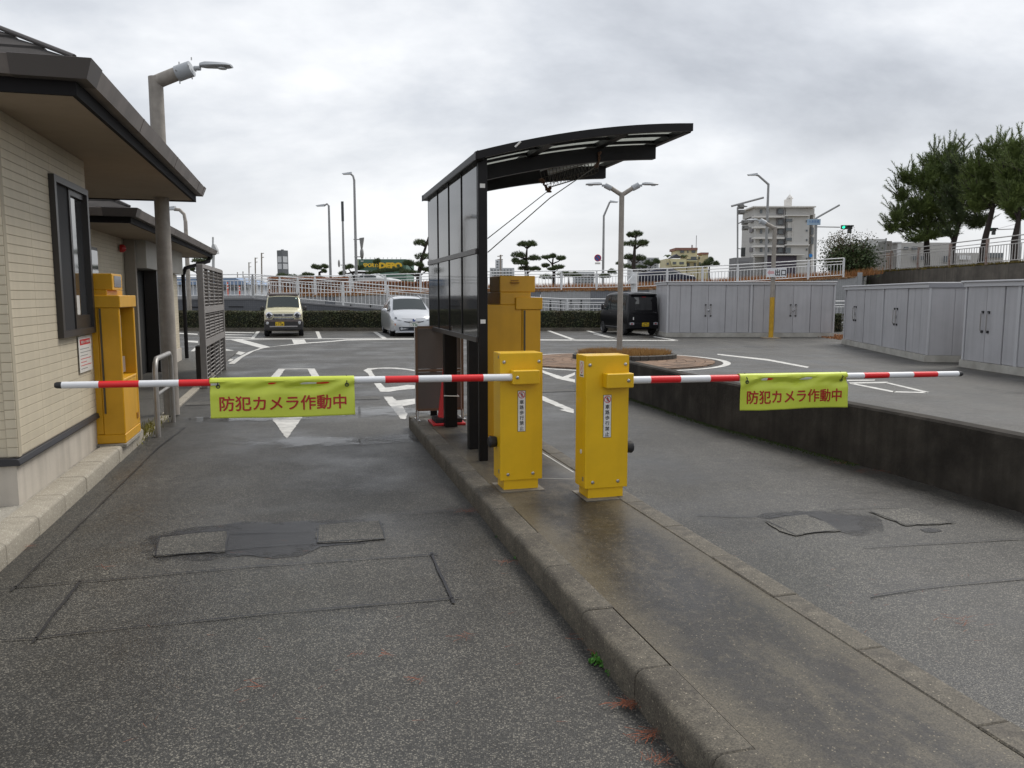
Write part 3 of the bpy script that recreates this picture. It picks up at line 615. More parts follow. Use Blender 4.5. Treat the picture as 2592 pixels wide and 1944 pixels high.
def hip_roof(par, u0,u1,v0,v1,z,pitch,ncourse=14):
    half=min(u1-u0,v1-v0)/2; step=.23
    for k in range(int(half/step)):
        d0,d1=k*step,min((k+1)*step+.03,half-.01)
        z0,z1=z+d0*pitch+.018,z+d1*pitch
        a=[(u0+d0,v0+d0),(u1-d0,v0+d0),(u1-d0,v1-d0),(u0+d0,v1-d0)]; b=[(u0+d1,v0+d1),(u1-d1,v0+d1),(u1-d1,v1-d1),(u0+d1,v1-d1)]
        mb=MB(); mb.add([(*p,z0) for p in a]+[(*p,z1) for p in b]+[(*p,z0-.022) for p in a],[(i,(i+1)%4,4+(i+1)%4,4+i) for i in range(4)]+[(8+i,8+(i+1)%4,(i+1)%4,i) for i in range(4)])
        mb.build('shingle_course',SHIN,par,fix=False)
    for (x,y,sx,sy) in ((u0,v0,1,1),(u1,v0,-1,1),(u1,v1,-1,-1),(u0,v1,1,-1)):
        MB().tube([(x,y,z+.03),(x+sx*half,y+sy*half,z+half*pitch+.03)],.016,8).build('hip_cap',GUTD,par)
    f=-1
    MB().box(u0+.02,u1-.02,v0+.02,v1-.02,z-.19,z-.165).build('soffit',SOFF,par)
    mb=MB()
    for (a,b,c,d) in ((u0,u1,v0,v0+.03),(u0,u1,v1-.03,v1),(u0,u0+.03,v0+.031,v1-.031),(u1-.03,u1,v0+.031,v1-.031)): mb.box(a,b,c,d,z-.205,z-.03)
    mb.build('fascia',FASC,par)
    # box gutter with sloped outer face
    prof=[(0,-.115),(.075,-.115),(.115,-.005),(.10,.0),(.07,-.10),(0,-.10)]
    def sweep(nm,m,pathf,npath,k=1.0,dz=0.0,closed=False):
        mb=MB(); vs=[]
        for i in range(npath): vs+=[(*pathf(i,p[0]*k+.002),z+p[1]*k+dz) for p in prof]
        q=len(prof); mb.add(vs,[(i*q+j,i*q+(j+1)%q,((i+1)%npath)*q+(j+1)%q,((i+1)%npath)*q+j) for i in range(npath if closed else npath-1) for j in range(q)]+([] if closed else [tuple(range(q)),tuple(range((npath-1)*q,npath*q))[::-1]]))
        return mb.build(nm,m,par)
    for nm_,pa in (('r',[(1,-1,0),(1,1,0)]),('n',[(-1,-1,0),(1,-1,0)]),('l',[(-1,1,0),(-1,-1,0)]),('f',[(1,1,0),(-1,1,0)])):
        def pf(i,o,pa=pa):
            sx,sy,_=pa[i]; return ((u1+o) if sx>0 else (u0-o), (v1+o) if sy>0 else (v0-o))
        sweep('gutter',GUT,pf,2)
    sweep('gutter_corner',GUTD,lambda i,o:[(u1-.34,v0-o),(u1+o,v0-o),(u1+o,v0+.16)][i],3,1.06,.003)
    sweep('gutter_corner',GUT,lambda i,o:[(u1+o,v1-.06),(u1+o,v1+o),(u1-.1,v1+o)][i],3,1.05,.003)
    k=v0+1.6
    while k<v1-.5:
        MB().extr([(u1+.003+p[0]*1.02,z+p[1]*1.015) for p in prof],'y',k,k+.03).build('gutter_joint',GUT,par); k+=1.85
def tiles(par, face, a0,a1,z0,z1,base,skip=(),tw=.53,th=.0655):
    """stack bonded tiles on a wall face. face 'u': wall at u=base facing +u, running along v; 'v': at v=base facing -v, along u"""
    ncol=max(1,round((a1-a0)/tw)); w=(a1-a0)/ncol; nr=round((z1-z0)/th); h=(z1-z0)/nr
    mb=MB()
    if face=='u': mb.box(0,.005,.0015,w-.0015,.0018,h-.0018)
    else: mb.box(.0015,w-.0015,-.005,0,.0018,h-.0018)
    me=mb.mesh('wall_tile',bevel=.0015,seg=1); me.materials.append(TILE)
    for i in range(ncol):
        for j in range(nr):
            a,z=a0+i*w,z0+j*h
            cut=False
            for (s0,s1,t0,t1) in skip:
                if a+w>s0+.01 and a<s1-.01 and z+h>t0+.01 and z<t1-.01:
                    cut=True
                    # keep slivers left and right of the opening
                    for (q0,q1) in ((a,min(a+w,s0)),(max(a,s1),a+w)):
                        if q1-q0>.03 and z+h/2>t0 and z+h/2<t1:
                            sc_=(q1-q0)/w
                            inst(me,'wall_tile',par,(base,q0,z) if face=='u' else (q0,base,z),(0,0,0),(1,sc_,1) if face=='u' else (sc_,1,1))
                        elif q1-q0>.03 or not (t0<z+h/2<t1):
                            pass
                    if not (t0<z+h/2<t1): inst(me,'wall_tile',par,(base,a,z) if face=='u' else (a,base,z))
            if not cut: inst(me,'wall_tile',par,(base,a,z) if face=='u' else (a,base,z))

gh=thing('gatehouse','cream tiled gatehouse with broad brown eaves at the left edge','building',(0,0,0),RA)
UW=-1.965
WV0,WV1,WZ0,WZ1=7.26,8.32,1.25,2.59
mb=MB(); # wall core with a window opening
mb.box(-6.2,UW-.2,6.15,8.42,.12,2.88); 
mb.box(UW-.2,UW,6.15,WV0+.03,.45,2.88); mb.box(UW-.2,UW,WV1-.03,8.42,.45,2.88); mb.box(UW-.2,UW,WV0+.03,WV1-.03,.45,WZ0+.03); mb.box(UW-.2,UW,WV0+.03,WV1-.03,WZ1-.03,2.88)
mb.build('wall',TJ,gh,fix=False)
MB().box(-6.25,UW-.003,6.12,8.43,.12,.42).build('base_course',RENDER,gh)
MB().extr([(-6.3,.415),(UW+.028,.415),(UW+.032,.425),(UW+.02,.462),(UW-.03,.47),(-6.3,.47)],'y',6.09,8.455).build('drip_trim',TRIM,gh,bevel=.004,seg=1)
tiles(gh,'u',6.19,8.42,.472,2.87,UW,[(WV0,WV1,WZ0,WZ1)],.56)
MB().box(UW-.06,UW+.016,6.13,6.187,.472,2.87).build('corner_tile_strip',TJ,gh)
ct=MB().box(-.055,.012,-.012,.056,.002,.0648).mesh('corner_tile',bevel=.003,seg=1); ct.materials.append(TILE)
for j in range(36): inst(ct,'corner_tile',gh,(UW,6.135,.474+j*.0666))
tiles(gh,'v',-3.6,UW-.06,.472,2.87,6.15,(),.52)
wn=MB(); fw=.055
for (a,b,c,d) in ((WV0,WV1,WZ0,WZ0+fw),(WV0,WV1,WZ1-fw,WZ1),(WV0,WV0+fw,WZ0+fw,WZ1-fw),(WV1-fw,WV1,WZ0+fw,WZ1-fw)): wn.box(UW-.05,UW+.05,a,b,c,d)
win=wn.build('window',FRAME,gh)
vm=(WV0+WV1)/2
mb=MB(); 
for (a,b,c,d) in ((vm-.02,vm+.03,WZ0+fw,WZ1-fw),(vm+.031,WV1-fw,WZ0+fw,WZ0+fw+.12),(vm+.031,WV1-fw,WZ1-fw-.05,WZ1-fw)): mb.box(UW-.02,UW+.022,a,b,c,d)
mb.build('sash',FRAME,win)
MB().box(UW+.004,UW+.010,WV0+fw,vm-.02,WZ0+fw,WZ1-fw).build('insect_screen',SCREENM,win)
MB().box(UW-.012,UW-.004,vm+.03,WV1-fw,WZ0+fw+.12,WZ1-fw-.05).build('pane',WINGL,win)
MB().box(UW-.016,UW-.013,vm+.33,WV1-fw,WZ0+fw+.121,WZ1-fw-.051).build('dark_blind',SCREENM,win)
MB().box(UW-.003,UW-.001,vm+.05,vm+.22,WZ0+fw+.125,WZ0+fw+.30).build('paper_notice',WSTK,win)
hip_roof(gh,-6.6,-1.33,5.64,11.5,3.06,.53)
# notice plate on the wall
GTXT=mat('grey_print',(.22,.22,.22),.6)
nb=thing('wall_notice','white notice plate with red heading below the gatehouse window','notice',R(UW+.016,7.80,0),RA)
MB().box(0,.004,0,.43,.905,1.235).build('plate',WSTK,nb)
MB().box(.004,.0055,.04,.39,1.155,1.205).build('red_heading',RSTK,nb)
o=obj('heading_text',fit_text('防犯カメラ作動中',.30,.026,.01),WSTK,nb,(.0075,.215,1.18),(rad(90),0,rad(90)))
for k,(w,m) in enumerate([(.30,GTXT),(.36,GTXT),(.25,GTXT),(.36,RSTK),(.2,RSTK),(.36,RSTK),(.22,GTXT)]):
    MB().box(.004,.0052,.04,.04+w,1.115-k*.030,1.1205-k*.030).build('text_line',m,nb)

# second building
b2=thing('toilet_block','second cream tiled building with hipped roof behind the lamp post','building',(0,0,0),RA)
mb=MB(); mb.box(-8.0,-3.15,12.9,21.0,.0,2.68); mb.build('wall',TJ,b2,fix=False)
tiles(b2,'u',13.2,15.85,.40,2.66,-3.15,(),.53)
MB().box(-3.16,-3.13,12.95,15.95,.0,.38).build('base_course',RENDER,b2)
MB().box(-3.17,-3.08,13.05,13.75,1.2,2.35).build('window_frame',FRAME,b2); MB().box(-3.079,-3.07,13.1,13.7,1.25,2.3).build('pane',WINGL,b2)
GREYB=mat('bay_panel',(.44,.42,.375),.7,var=.12,vs=1); BEIG=mat('bay_return',(.27,.24,.20),.75)
MB().box(-3.14,-2.79,16.15,20.85,2.12,2.67).build('bay_beam',GREYB,b2)
MB().box(-3.14,-2.96,16.0,16.14,.0,2.66).build('pilaster',BEIG,b2)
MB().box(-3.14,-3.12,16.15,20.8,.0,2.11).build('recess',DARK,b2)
mb=MB(); mb.box(-3.1,-2.86,17.55,17.72,.03,2.11); mb.build('door_post',FRAME,b2)
mb=MB(); mb.box(-3.1,-2.90,18.55,18.75,.03,2.11); mb.build('column',BEIG,b2)
mb=MB(); mb.box(-3.1,-2.93,19.1,20.8,.0,2.11); mb.build('end_pier',TJ,b2,fix=False); tiles(b2,'u',19.15,20.78,.35,2.10,-2.93,(),.53)
mb=MB(); mb.box(-3.1,-2.93,17.85,18.45,.0,2.11); mb.build('pier',TJ,b2,fix=False); tiles(b2,'u',17.87,18.43,.35,2.10,-2.93,(),.53)
MB().box(-3.11,-2.90,19.1,20.81,.0,.33).build('base_course',RENDER,b2)
hip_roof(b2,-8.6,-2.30,12.28,23.0,2.83,.5)
MB().tube([(-2.33,22.6,2.7),(-2.36,22.55,2.52),(-2.75,20.98,2.28),(-2.8,20.93,2.1),(-2.8,20.93,.05)],.048,8).build('downpipe',FASC,b2,smooth=True)
al=MB().lathe([(.02,0),(.07,.01),(.075,.06),(.04,.10),(.005,.11)],14).build('alarm_lamp',mat('red_alarm',(.45,.02,.02),.35),b2,loc=(-3.13,15.6,2.45),rot=(0,rad(90),0),smooth=True)

# louvre screen
ls=thing('louvre_screen','tall grey metal louvre screen at the end of the second building','screen',R(-1.66,14.45,0),RA)
LV=mat('louvre_metal',(.27,.25,.235),.5,var=.15,vs=4,metal=.2)
Lh,LL=2.14,3.5
for v in (0,LL): MB().box(-.05,.05,v-.05,v+.05,0,Lh).build('post',LV,ls,bevel=.004,seg=1)
for z0,z1 in ((Lh-.06,Lh+.01),(1.30,1.42),(.72,.84)): MB().box(-.045,.045,.051,LL-.051,z0,z1).build('rail',LV,ls)
slat=MB().add([(-.03,0,0),(.03,0,.02),(.03,LL/4-.05,.02),(-.03,LL/4-.05,0),(-.03,0,.055),(.035,0,.028),(.035,LL/4-.05,.028),(-.03,LL/4-.05,.055)],[(0,1,2,3),(4,7,6,5),(0,4,5,1),(1,5,6,2),(2,6,7,3),(3,7,4,0)]).mesh('slat'); slat.materials.append(LV)
for c in range(4):
    if c: MB().box(-.03,.032,c*LL/4-.014,c*LL/4+.014,.84,Lh-.06).build('mullion',LV,ls)
    for j in range(10):
        inst(slat,'slat',ls,(0,c*LL/4+.025,1.43+j*.064)); 
        if j<8: inst(slat,'slat',ls,(0,c*LL/4+.025,.845+j*.057))
for c in range(1,4): MB().box(-.018,.018,c*LL/4-.018,c*LL/4+.018,.0,.72).build('mullion',LV,ls)
for j in range(9): MB().tube([(0,.05,.06+j*.072),(0,LL-.05,.06+j*.072)],.010,6).build('bar',LV,ls)
for v in (1.45,2.95): 
    a=thing('outdoor_unit','dark boxy unit behind the foot of the louvre screen, %s one'%('nearer' if v<2 else 'farther'),'unit',R(-1.84,14.45+v,.0),RA)
    MB().box(-.11,.11,-.19,.19,.03,.66).build('case',mat('unit_brown',(.035,.028,.026),.6),a,bevel=.01); MB().box(.11,.116,-.15,.15,.10,.60).build('grille',DARK,a)
# handrail
hr=thing('handrail','bent steel pipe handrail beside the walkway','handrail',R(-1.62,9.55,.0),RA)
MB().tube([(0,0,0),(0,0,.76),(0,.05,.85),(0,.12,.885),(0,1.0,.885),(0,1.07,.85),(0,1.1,.78),(0,1.1,0)],.03,10).build('pipe',ZINC,hr,smooth=True)
MB().tube([(0,.02,.48),(0,1.08,.48)],.018,8).build('lower_rail',ZINC,hr,smooth=True)

# ================================================================== ticket machines
def ticket_machine(name,label,loc,face,zb):
    """local: x towards the driver, y along the lane; body .56 deep, .74 wide"""
    t=thing(name,label,'ticket machine',loc,RA)
    s=face; M=Matrix.Diagonal((s,1,1,1))
    def mk(nm,m,bx,bev=.006):
        mb=MB(); mb.M=M
        for b in bx: mb.box(*b)
        return mb.build(nm,m,t,bevel=bev,seg=1)
    D_=.74
    mk('base',YEL2,[(-.56,0.0,0,D_,0,.09)])
    mk('back_cabinet',YEL2,[(-.55,-.191,.008,D_-.008,.091,1.38)])
    mk('side_wall',YEL2,[(-.189,-.0,.008,.05,.091,1.33),]); mk('side_wall',YEL2,[(-.189,-.0,D_-.06,D_-.008,.091,1.33)])
    mk('corner_column',YEL2,[(-.19,-.003,.0,.0075,.091,1.33)])
    mk('lower_front',YEL2,[(-.188,-.004,.051,D_-.061,.091,.60)]); mk('shelf',YEL2,[(-.188,-.0,.051,D_-.061,.601,.63)])
    mk('inner_panel',mat('machine_face',(.12,.115,.11),.5),[(-.188,-.13,.051,D_-.061,.631,1.33)])
    mk('canopy',YEL2,[(-.26,.015,-.012,D_+.012,1.331,1.45)]); mk('neck',YEL2,[(-.41,-.10,.012,D_-.04,1.381,1.50)],.004)
    hd=mk('head',YEL2,[(-.41,-.05,.03,D_-.28,1.501,1.66)])
    mk('display',mat('display_glass',(.16,.17,.19),.15),[(-.0495,-.046,.10,D_-.34,1.53,1.64)],0)
    mb=MB(); mb.M=M
    mb.box(-.175,-.160,-.012,-.0,.30,1.325); mb.build('hinge_strip',mat('hinge',(.10,.085,.06),.5,metal=.5),t)
    mb=MB(); mb.M=M; mb.box(-.008,.004,.58,.66,.16,.22); mb.build('lock_recess',mat('amber_dark',(.30,.13,.005),.6),t)
    mb=MB(); mb.M=M; mb.box(-.129,-.115,.20,.44,.80,1.0); mb.build('paper_label',WSTK,t)
    mb=MB(); mb.M=M; mb.box(-.129,-.08,.36,.46,1.02,1.25); mb.build('coin_unit',STEEL,t,bevel=.005)
    mb=MB(); mb.M=M; mb.box(-.129,-.09,.42,.60,.66,.82); mb.build('tray',mat('tray',(.25,.2,.17),.5),t)
    mb=MB(); mb.M=M; mb.box(-.30,-.22,-.004,.0295,1.59,1.60); mb.box(-.30,-.22,.0245,.0295,1.61,1.62); mb.build('vent_slot',mat('amber_dark',(.30,.13,.005),.6),t)
    return t
ticket_machine('ticket_machine','amber ticket machine standing on the kerb beside the gatehouse',R(-1.71,8.34,.155),1,0)
MB().box(-2.4,-1.7,8.3,9.15,.125,.153).build('machine_footing',WALK,walk)
ticket_machine('ticket_machine','amber ticket machine on the island behind the left barrier gate',R(2.28,7.41,.135),1,0)
# ================================================================== barrier gates
def barrier(name,label,u,v,side,arm,stripe,tilt):
    t=thing(name,label,'barrier gate',R(u,v,ZK-.008),RA)      # local origin: centre of front edge
    W,Dp=.33,.21
    MB().box(-.17,.17,-.055,Dp+.05,0,.007).build('floor_plate',mat('plate_concrete',(.20,.18,.15),.6,var=.4,vs=12),t)
    MB().box(-.135,.135,.012,Dp-.01,.007,.078).build('plinth',YEL,t)
    MB().box(-W/2,W/2,0,Dp,.078,1.042).build('cabinet',YEL,t,bevel=.006)
    bz0,bz1=.815,.918
    bx0,bx1=(-.09,.118) if side<0 else (-.038,.166)
    br=MB().box(bx0,bx1,-.085,.0,bz0,bz1).build('arm_bracket',YEL,t,bevel=.005,seg=1)
    bolt=MB().lathe([(.013,0),(.013,.003),(.008,.009),(.0,.010)],10).mesh('bolt',smooth=30); bolt.materials.append(STEEL)
    for x,z in ((-.135,.975),(.135,.975),(-.105,.125),(.09,.125)): inst(bolt,'bolt',t,(x,0,z),(rad(90),0,0))
    inst(bolt,'bolt',t,(-.055 if side<0 else .125,-.085,.867),(rad(90),0,0))
    MB().lathe([(.002,0),(.036,0),(.042,.012),(.046,.05),(.036,.062),(.002,.064)],14).build('manual_knob',BLK,t,loc=(side*W/2,.12 if side<0 else .06,.36),rot=(0,rad(90)*side,0),smooth=30)
    MB().box(-.158,-.15,-.001,0,.09,.115).build('rating_plate',STEEL,t) if False else None
    MB().box(-W/2-.0015,-W/2,.03,.055,.13,.16).build('rating_plate',STEEL,t)
    # caution label
    lx=.0 if side<0 else .0
    lz=.605
    lb=MB().box(lx-.031,lx+.031,-.0022,0,lz-.155,lz+.155).build('caution_label',KTXT,t)
    MB().box(lx-.028,lx+.028,-.003,-.0022,lz-.152,lz+.152).build('label_face',WSTK,lb)
    mb=MB(); nn=24; cz=lz+.122
    for k in range(nn):
        a,b=2*math.pi*k/nn,2*math.pi*(k+1)/nn
        mb.quad((lx+.0215*math.cos(a),-.0036,cz+.0215*math.sin(a)),(lx+.0265*math.cos(a),-.0036,cz+.0265*math.sin(a)),(lx+.0265*math.cos(b),-.0036,cz+.0265*math.sin(b)),(lx+.0215*math.cos(b),-.0036,cz+.0215*math.sin(b)))
    mb.quad((lx-.0185,-.0042,cz+.0145),(lx-.0145,-.0042,cz+.0185),(lx+.0185,-.0042,cz-.0145),(lx+.0145,-.0042,cz-.0185)); mb.build('prohibition_ring',RSTK,lb)
    mb=MB()
    def disc(cx,cz_,r): mb.add([(cx+r*math.cos(2*math.pi*k/10),-.0034,cz_+r*math.sin(2*math.pi*k/10)) for k in range(10)],[tuple(range(10))])
    disc(lx+.001,cz+.014,.0042)
    for p in ([(-.004,.009),(.006,.009),(.005,-.004),(-.003,-.004)],[(-.003,-.004),(.001,-.004),(-.003,-.018),(-.007,-.018)],[(.001,-.004),(.005,-.004),(.009,-.017),(.005,-.018)],[(.005,.008),(.012,-.002),(.010,-.004),(.004,.004)],[(-.004,.008),(-.009,-.002),(-.007,-.003),(-.003,.004)]):
        mb.quad(*[(lx+a,-.0034,cz+b) for a,b in p])
    mb.build('pedestrian_symbol',KTXT,lb)
    for k,ch in enumerate('車路歩行禁止'):
        obj('lettering',fit_text(ch,.031,.031,.012),KTXT,lb,(lx,-.0038,lz+.068-k*.0395),(rad(90),0,0))
    # arm with stripes, along local x
    az=.866; ay=-.045
    A=MB().tube([(bx0+.02 if side<0 else bx1-.02,ay,az),((bx0 if side<0 else bx1)+side*.02,ay,az)],.027,14).build('arm',WHP,t,smooth=30)
    xa=bx0 if side<0 else bx1
    for (s0,s1,c) in stripe:
        def pt(s): 
            q=s-u
            return (q,ay,az+tilt*abs(q-xa))
        f=lambda s:.0265-.0045*min(1,abs((s-u)-xa)/3.0)
        m={'w':WHP,'r':REDP,'k':BLK}[c]
        if c=='k': MB().tube([pt(s0),pt((s0*.3+s1*.7)),pt(s1)],[f(s0)*.98,f(s1)*.95,f(s1)*.7],14).build('end_cap',m,A,smooth=40)
        else: MB().tube([pt(s0),pt(s1)],[f(s0),f(s1)],16).build('red_band' if c=='r' else 'white_band',m,A,smooth=40)
    return t
bandsL=[(1.47,1.266,'w'),(1.266,1.031,'r'),(1.031,.792,'w'),(.792,.556,'r'),(.556,.32,'w'),(.32,.085,'r'),(.085,-.15,'w'),(-.15,-.385,'r'),(-.385,-.60,'w'),(-.60,-.798,'r'),(-.798,-1.04,'w'),(-1.04,-1.279,'r'),(-1.279,-1.494,'w'),(-1.494,-1.535,'k')]
gl=barrier('barrier_gate','yellow barrier gate with striped arm reaching left, nearer the shelter','1' and 1.572,5.59,-1,None,bandsL,.010)
bandsR=[(2.25,2.405,'w'),(2.405,2.641,'r'),(2.641,2.879,'w'),(2.879,3.116,'r'),(3.116,3.35,'w'),(3.35,3.58,'r'),(3.58,3.82,'w'),(3.82,4.04,'r'),(4.04,4.207,'w'),(4.207,4.437,'r'),(4.437,4.667,'w'),(4.667,4.898,'r'),(4.898,5.107,'w'),(5.107,5.15,'k')]
gr=barrier('barrier_gate','yellow barrier gate with striped arm reaching right over the dark parapet','1' and 2.098,5.19,1,None,bandsR,-.010)
# side sticker on the right gate, drop-shaped hole cap
sk=MB().box(-.1668,-.1652,.045,.125,.885,1.0).build('side_sticker',WSTK,gr)
mb=MB()
pts=[(.055+.03*0,0)]
for k in range(20):
    a,b=2*math.pi*k/20,2*math.pi*(k+1)/20
    f=lambda a,r:(-.1672,.085+r*.55*math.cos(a),.95+r*math.sin(a)*.95)
    mb.quad(f(a,.036),f(a,.043),f(b,.043),f(b,.036))
mb.quad((-.1672,.066,.972),(-.1672,.07,.978),(-.1672,.104,.93),(-.1672,.10,.924)); mb.build('prohibition_ring',RSTK,sk)
MB().box(-.1675,-.1668,.055,.115,.892,.90).build('text_line',KTXT,sk)
MB().lathe([(.002,0),(.017,0),(.017,.003),(.002,.004)],14).build('hole_cap',WSTK,gr,loc=(-.165,.085,.34),rot=(0,rad(-90),0))
MB().lathe([(.002,0),(.013,0),(.013,.002),(.002,.003)],14).build('hole_cap',STEEL,gl,loc=(-.165,.05,1.01),rot=(0,rad(-90),0))
# banners
def banner(name,label,u0,u1,v,zarm,dz,seed,slant=0.0,skew=0.0):
    t=thing(name,label,'banner',R((u0+u1)/2,v,0),RA); W=u1-u0; Hb=.275
    r=.031
    def surf(s,q):      # s 0..1 across, q metres down from back edge over arm
        x=-W/2+s*W; zc=zarm(u0+s*W)
        if q<0: 
            a=-q/r; return Vector((x,math.sin(min(a,3.0))*r+.0,zc+math.cos(min(a,3.0))*r))
        a=q/r
        wob=.004*math.sin(s*9+seed)+.003*math.sin(s*23+seed*2)
        if a<1.45: return Vector((x,-math.sin(a)*r*(1+.1*math.sin(s*14+seed)),zc+math.cos(a)*r))
        d=q-1.45*r
        fold=.024*math.exp(-((d-.042)/.026)**2)*(.3+.7*math.sin(math.pi*s))*(1+.6*math.sin(s*11+seed))+.006*math.sin(s*31+d*60)*math.exp(-((d-.03)/.03)**2)
        sag=.012*math.sin(math.pi*s)*0
        return Vector((x+skew*d,-r*.99+fold*.9-slant*d+wob*min(1,d*8)+.011*math.sin(s*17+d*24+seed)*math.exp(-((d-.04)/.04)**2)+.005*math.sin(s*7.5+seed*1.7+d*9)*min(1,d*6),zc+math.cos(1.45)*r-d+.004*math.sin(s*6.5+seed)*d/.27))
    nx,ny=90,34; mb=MB(); vs=[]
    for j in range(ny+1):
        q=-.06+(Hb+.075)*j/ny
        for i in range(nx+1): vs.append(surf(i/nx,q))
    fs=[(j*(nx+1)+i,j*(nx+1)+i+1,(j+1)*(nx+1)+i+1,(j+1)*(nx+1)+i) for j in range(ny) for i in range(nx)]
    mb.add(vs,fs); o=mb.build('cloth',LIME,t,smooth=True,fix=False)
    md=o.modifiers.new('t','SOLIDIFY'); md.thickness=.0012; md.offset=-1
    tw,th=W*.875,.098
    me=fit_text('防犯カメラ作動中',tw,th,.016)
    for vv in me.vertices:
        p=surf(.5+vv.co.x/W,.202+.045-vv.co.y-.055+.0); vv.co=p+Vector((0,-.0028-vv.co.z,0))
    obj('lettering',me,RTXT,t)
    for s in (.055,.945):
        p=surf(s,.075); c=zarm(u0+s*W)
        MB().tube([p+Vector((.0,-.004,0)),surf(s,.045)+Vector((0,-.012,0)),Vector((p.x,-.036,c)),Vector((p.x,0,c+.036)),Vector((p.x,.03,c))],.0028,6).build('cord_tie',KTXT,t)
        mb=MB(); mb.tube([p+Vector((.011*math.cos(2*math.pi*k/12),-.004,.011*math.sin(2*math.pi*k/12))) for k in range(12)],.0035,6,closed=True); mb.build('eyelet',KTXT,t)
    return t
azL=lambda uu:ZK-.008+.866+.010*abs(uu-1.482)
azR=lambda uu:ZK-.008+.866-.010*abs(uu-2.264)
banner('warning_banner','lime green banner with red lettering on the left barrier arm',-.606,.341,5.545,azL,0,1.0,slant=.02)
banner('warning_banner','lime green banner with red lettering on the right barrier arm',3.116,4.049,5.145,azR,0,3.3,slant=-.03,skew=.05)

# ================================================================== shelter on the island
sh=thing('shelter_canopy','black half shelter with smoked side panels and arched canopy on the island','shelter',(0,0,0),RA)
US=1.55; V0,V1=6.70,9.42; ZI=ZK-.008
for v,w in ((V0,.045),(V1,.045)): MB().box(US-.06,US+.02,v-w/2,v+w/2,ZI,2.79).build('end_post',BLKA,sh,bevel=.004,seg=1)
for v in (7.28,8.59): MB().box(US-.035,US+.105,v-.055,v+.055,ZI,2.74).build('post',BLKA,sh,bevel=.006,seg=1)
mb=MB()
for z in (1.195,1.965,2.79): mb.box(US-.075,US-.02,V0+.023,V1-.023,z,z+.045)
ALU=mat('panel_rail',(.075,.068,.066),.35,metal=.5)
for z in (1.195,1.965,2.745): MB().box(US-.078,US-.022,V0+.024,V1-.024,z,z+.045).build('rail',ALU,sh)
pw=(V1-V0-.05)/4
for r,(z0,z1) in enumerate(((1.241,1.964),(2.011,2.744))):
    for c in range(4):
        a=V0+.025+c*pw
        MB().box(US-.062,US-.056,a+.008,a+pw-.008,z0,z1).build('smoked_panel',GLASSD,sh)
for c in range(1,4): MB().box(US-.07,US-.05,V0+.025+c*pw-.007,V0+.025+c*pw+.007,1.241,2.744).build('glazing_bar',BLKA,sh)
# canopy: arched in u, running v
VF,VB=6.58,9.55
def zr(u): 
    t=(u-1.45)/2.0; return 2.79+.335*t+.24*t*(1-t)
def arc(u0,u1,n=14): return [u0+(u1-u0)*i/n for i in range(n+1)]
def arcbar(nm,u0,u1,v0,v1,dz0,dz1,m,n=14,taper=None):
    us=arc(u0,u1,n); mb=MB(); vs=[]
    for u in us:
        lo=zr(u)+dz0; hi=zr(u)+dz1
        vs+=[(u,v0,lo),(u,v1,lo),(u,v1,hi),(u,v0,hi)]
    fs=[(i*4+k,i*4+(k+1)%4,(i+1)*4+(k+1)%4,(i+1)*4+k) for i in range(n) for k in range(4)]+[(0,3,2,1),(n*4,n*4+1,n*4+2,n*4+3)]
    mb.add(vs,fs); return mb.build(nm,m,sh)
for v in (VF,VB): arcbar('roof_edge',1.44,3.435,v-.03,v+.03,-.055,.012,BLKA)
for v in (7.28,8.59): arcbar('rafter',US+.106,3.40,v-.04,v+.04,-.185,-.05,BLKA)
for v in (7.28,8.07,8.86): arcbar('glazing_strip',1.525,3.38,v-.018,v+.018,-.03,.006,BLKA)
arcbar('glazing_strip',1.525,3.38,6.94,6.965,-.03,.006,BLKA)
for u in (2.12,2.80): MB().box(u-.035,u+.035,VF+.031,VB-.031,zr(u)-.06,zr(u)-.008).build('purlin',BLKA,sh)
MB().box(3.385,3.45,VF+.031,VB-.031,zr(3.42)-.06,zr(3.42)+.01).build('eave_bar',BLKA,sh,bevel=.006,seg=1)
MB().extr([(1.445,2.735),(1.445,2.80),(1.465,2.815),(1.52,2.80),(1.52,2.735)],'y',VF-.01,VB+.01).build('gutter_beam',BLKA,sh,bevel=.01,seg=2)
for a,b in ((VF+.031,6.939),(6.966,7.261),(7.299,8.051),(8.089,8.841),(8.879,VB-.031)):
    for c0,c1 in ((1.525,2.12),(2.121,2.80),(2.801,3.384)): arcbar('roof_sheet',c0,c1,a,b,-.006,-.001,POLYC,6)
for z in (2.52,1.36): MB().box(US-.045,US+.0,V0-.0245,V0-.0227,z,z+.035).build('torn_sticker',WSTK,sh)
MB().tube([(1.78,VF-.033,zr(1.78)-.03),(1.83,VF-.034,zr(1.83)+.005)],.008,6).build('torn_sticker',WSTK,sh)
# guarded lamp slung under the canopy
cg=thing('guarded_lamp','wire guarded lamp slung with rope under the shelter canopy','lamp',(0,0,0),RA)
WIRE=mat('guard_wire',(.10,.09,.075),.5,metal=.6); ROPE=mat('frayed_rope',(.11,.058,.034),.9)
c0=Vector((2.76,7.95,2.89)); ax=Vector((.63,.02,.20)); w=Vector((0,.15,0)); up=Vector((-.2,0,.92)).normalized()
MB().tube([c0-ax*.36+up*.06,c0+ax*.36+up*.06],.03,8).build('tube_light',LAMPW,cg)
mb=MB(); mb.add([c0-ax*.42+w+up*.10,c0+ax*.42+w+up*.10,c0+ax*.42-w+up*.10,c0-ax*.42-w+up*.10,c0-ax*.42+w*.7+up*.13,c0+ax*.42+w*.7+up*.13,c0+ax*.42-w*.7+up*.13,c0-ax*.42-w*.7+up*.13],[(0,1,2,3),(4,7,6,5),(0,4,5,1),(1,5,6,2),(2,6,7,3),(3,7,4,0)]); mb.build('reflector',LAMPW,cg)
mb=MB()
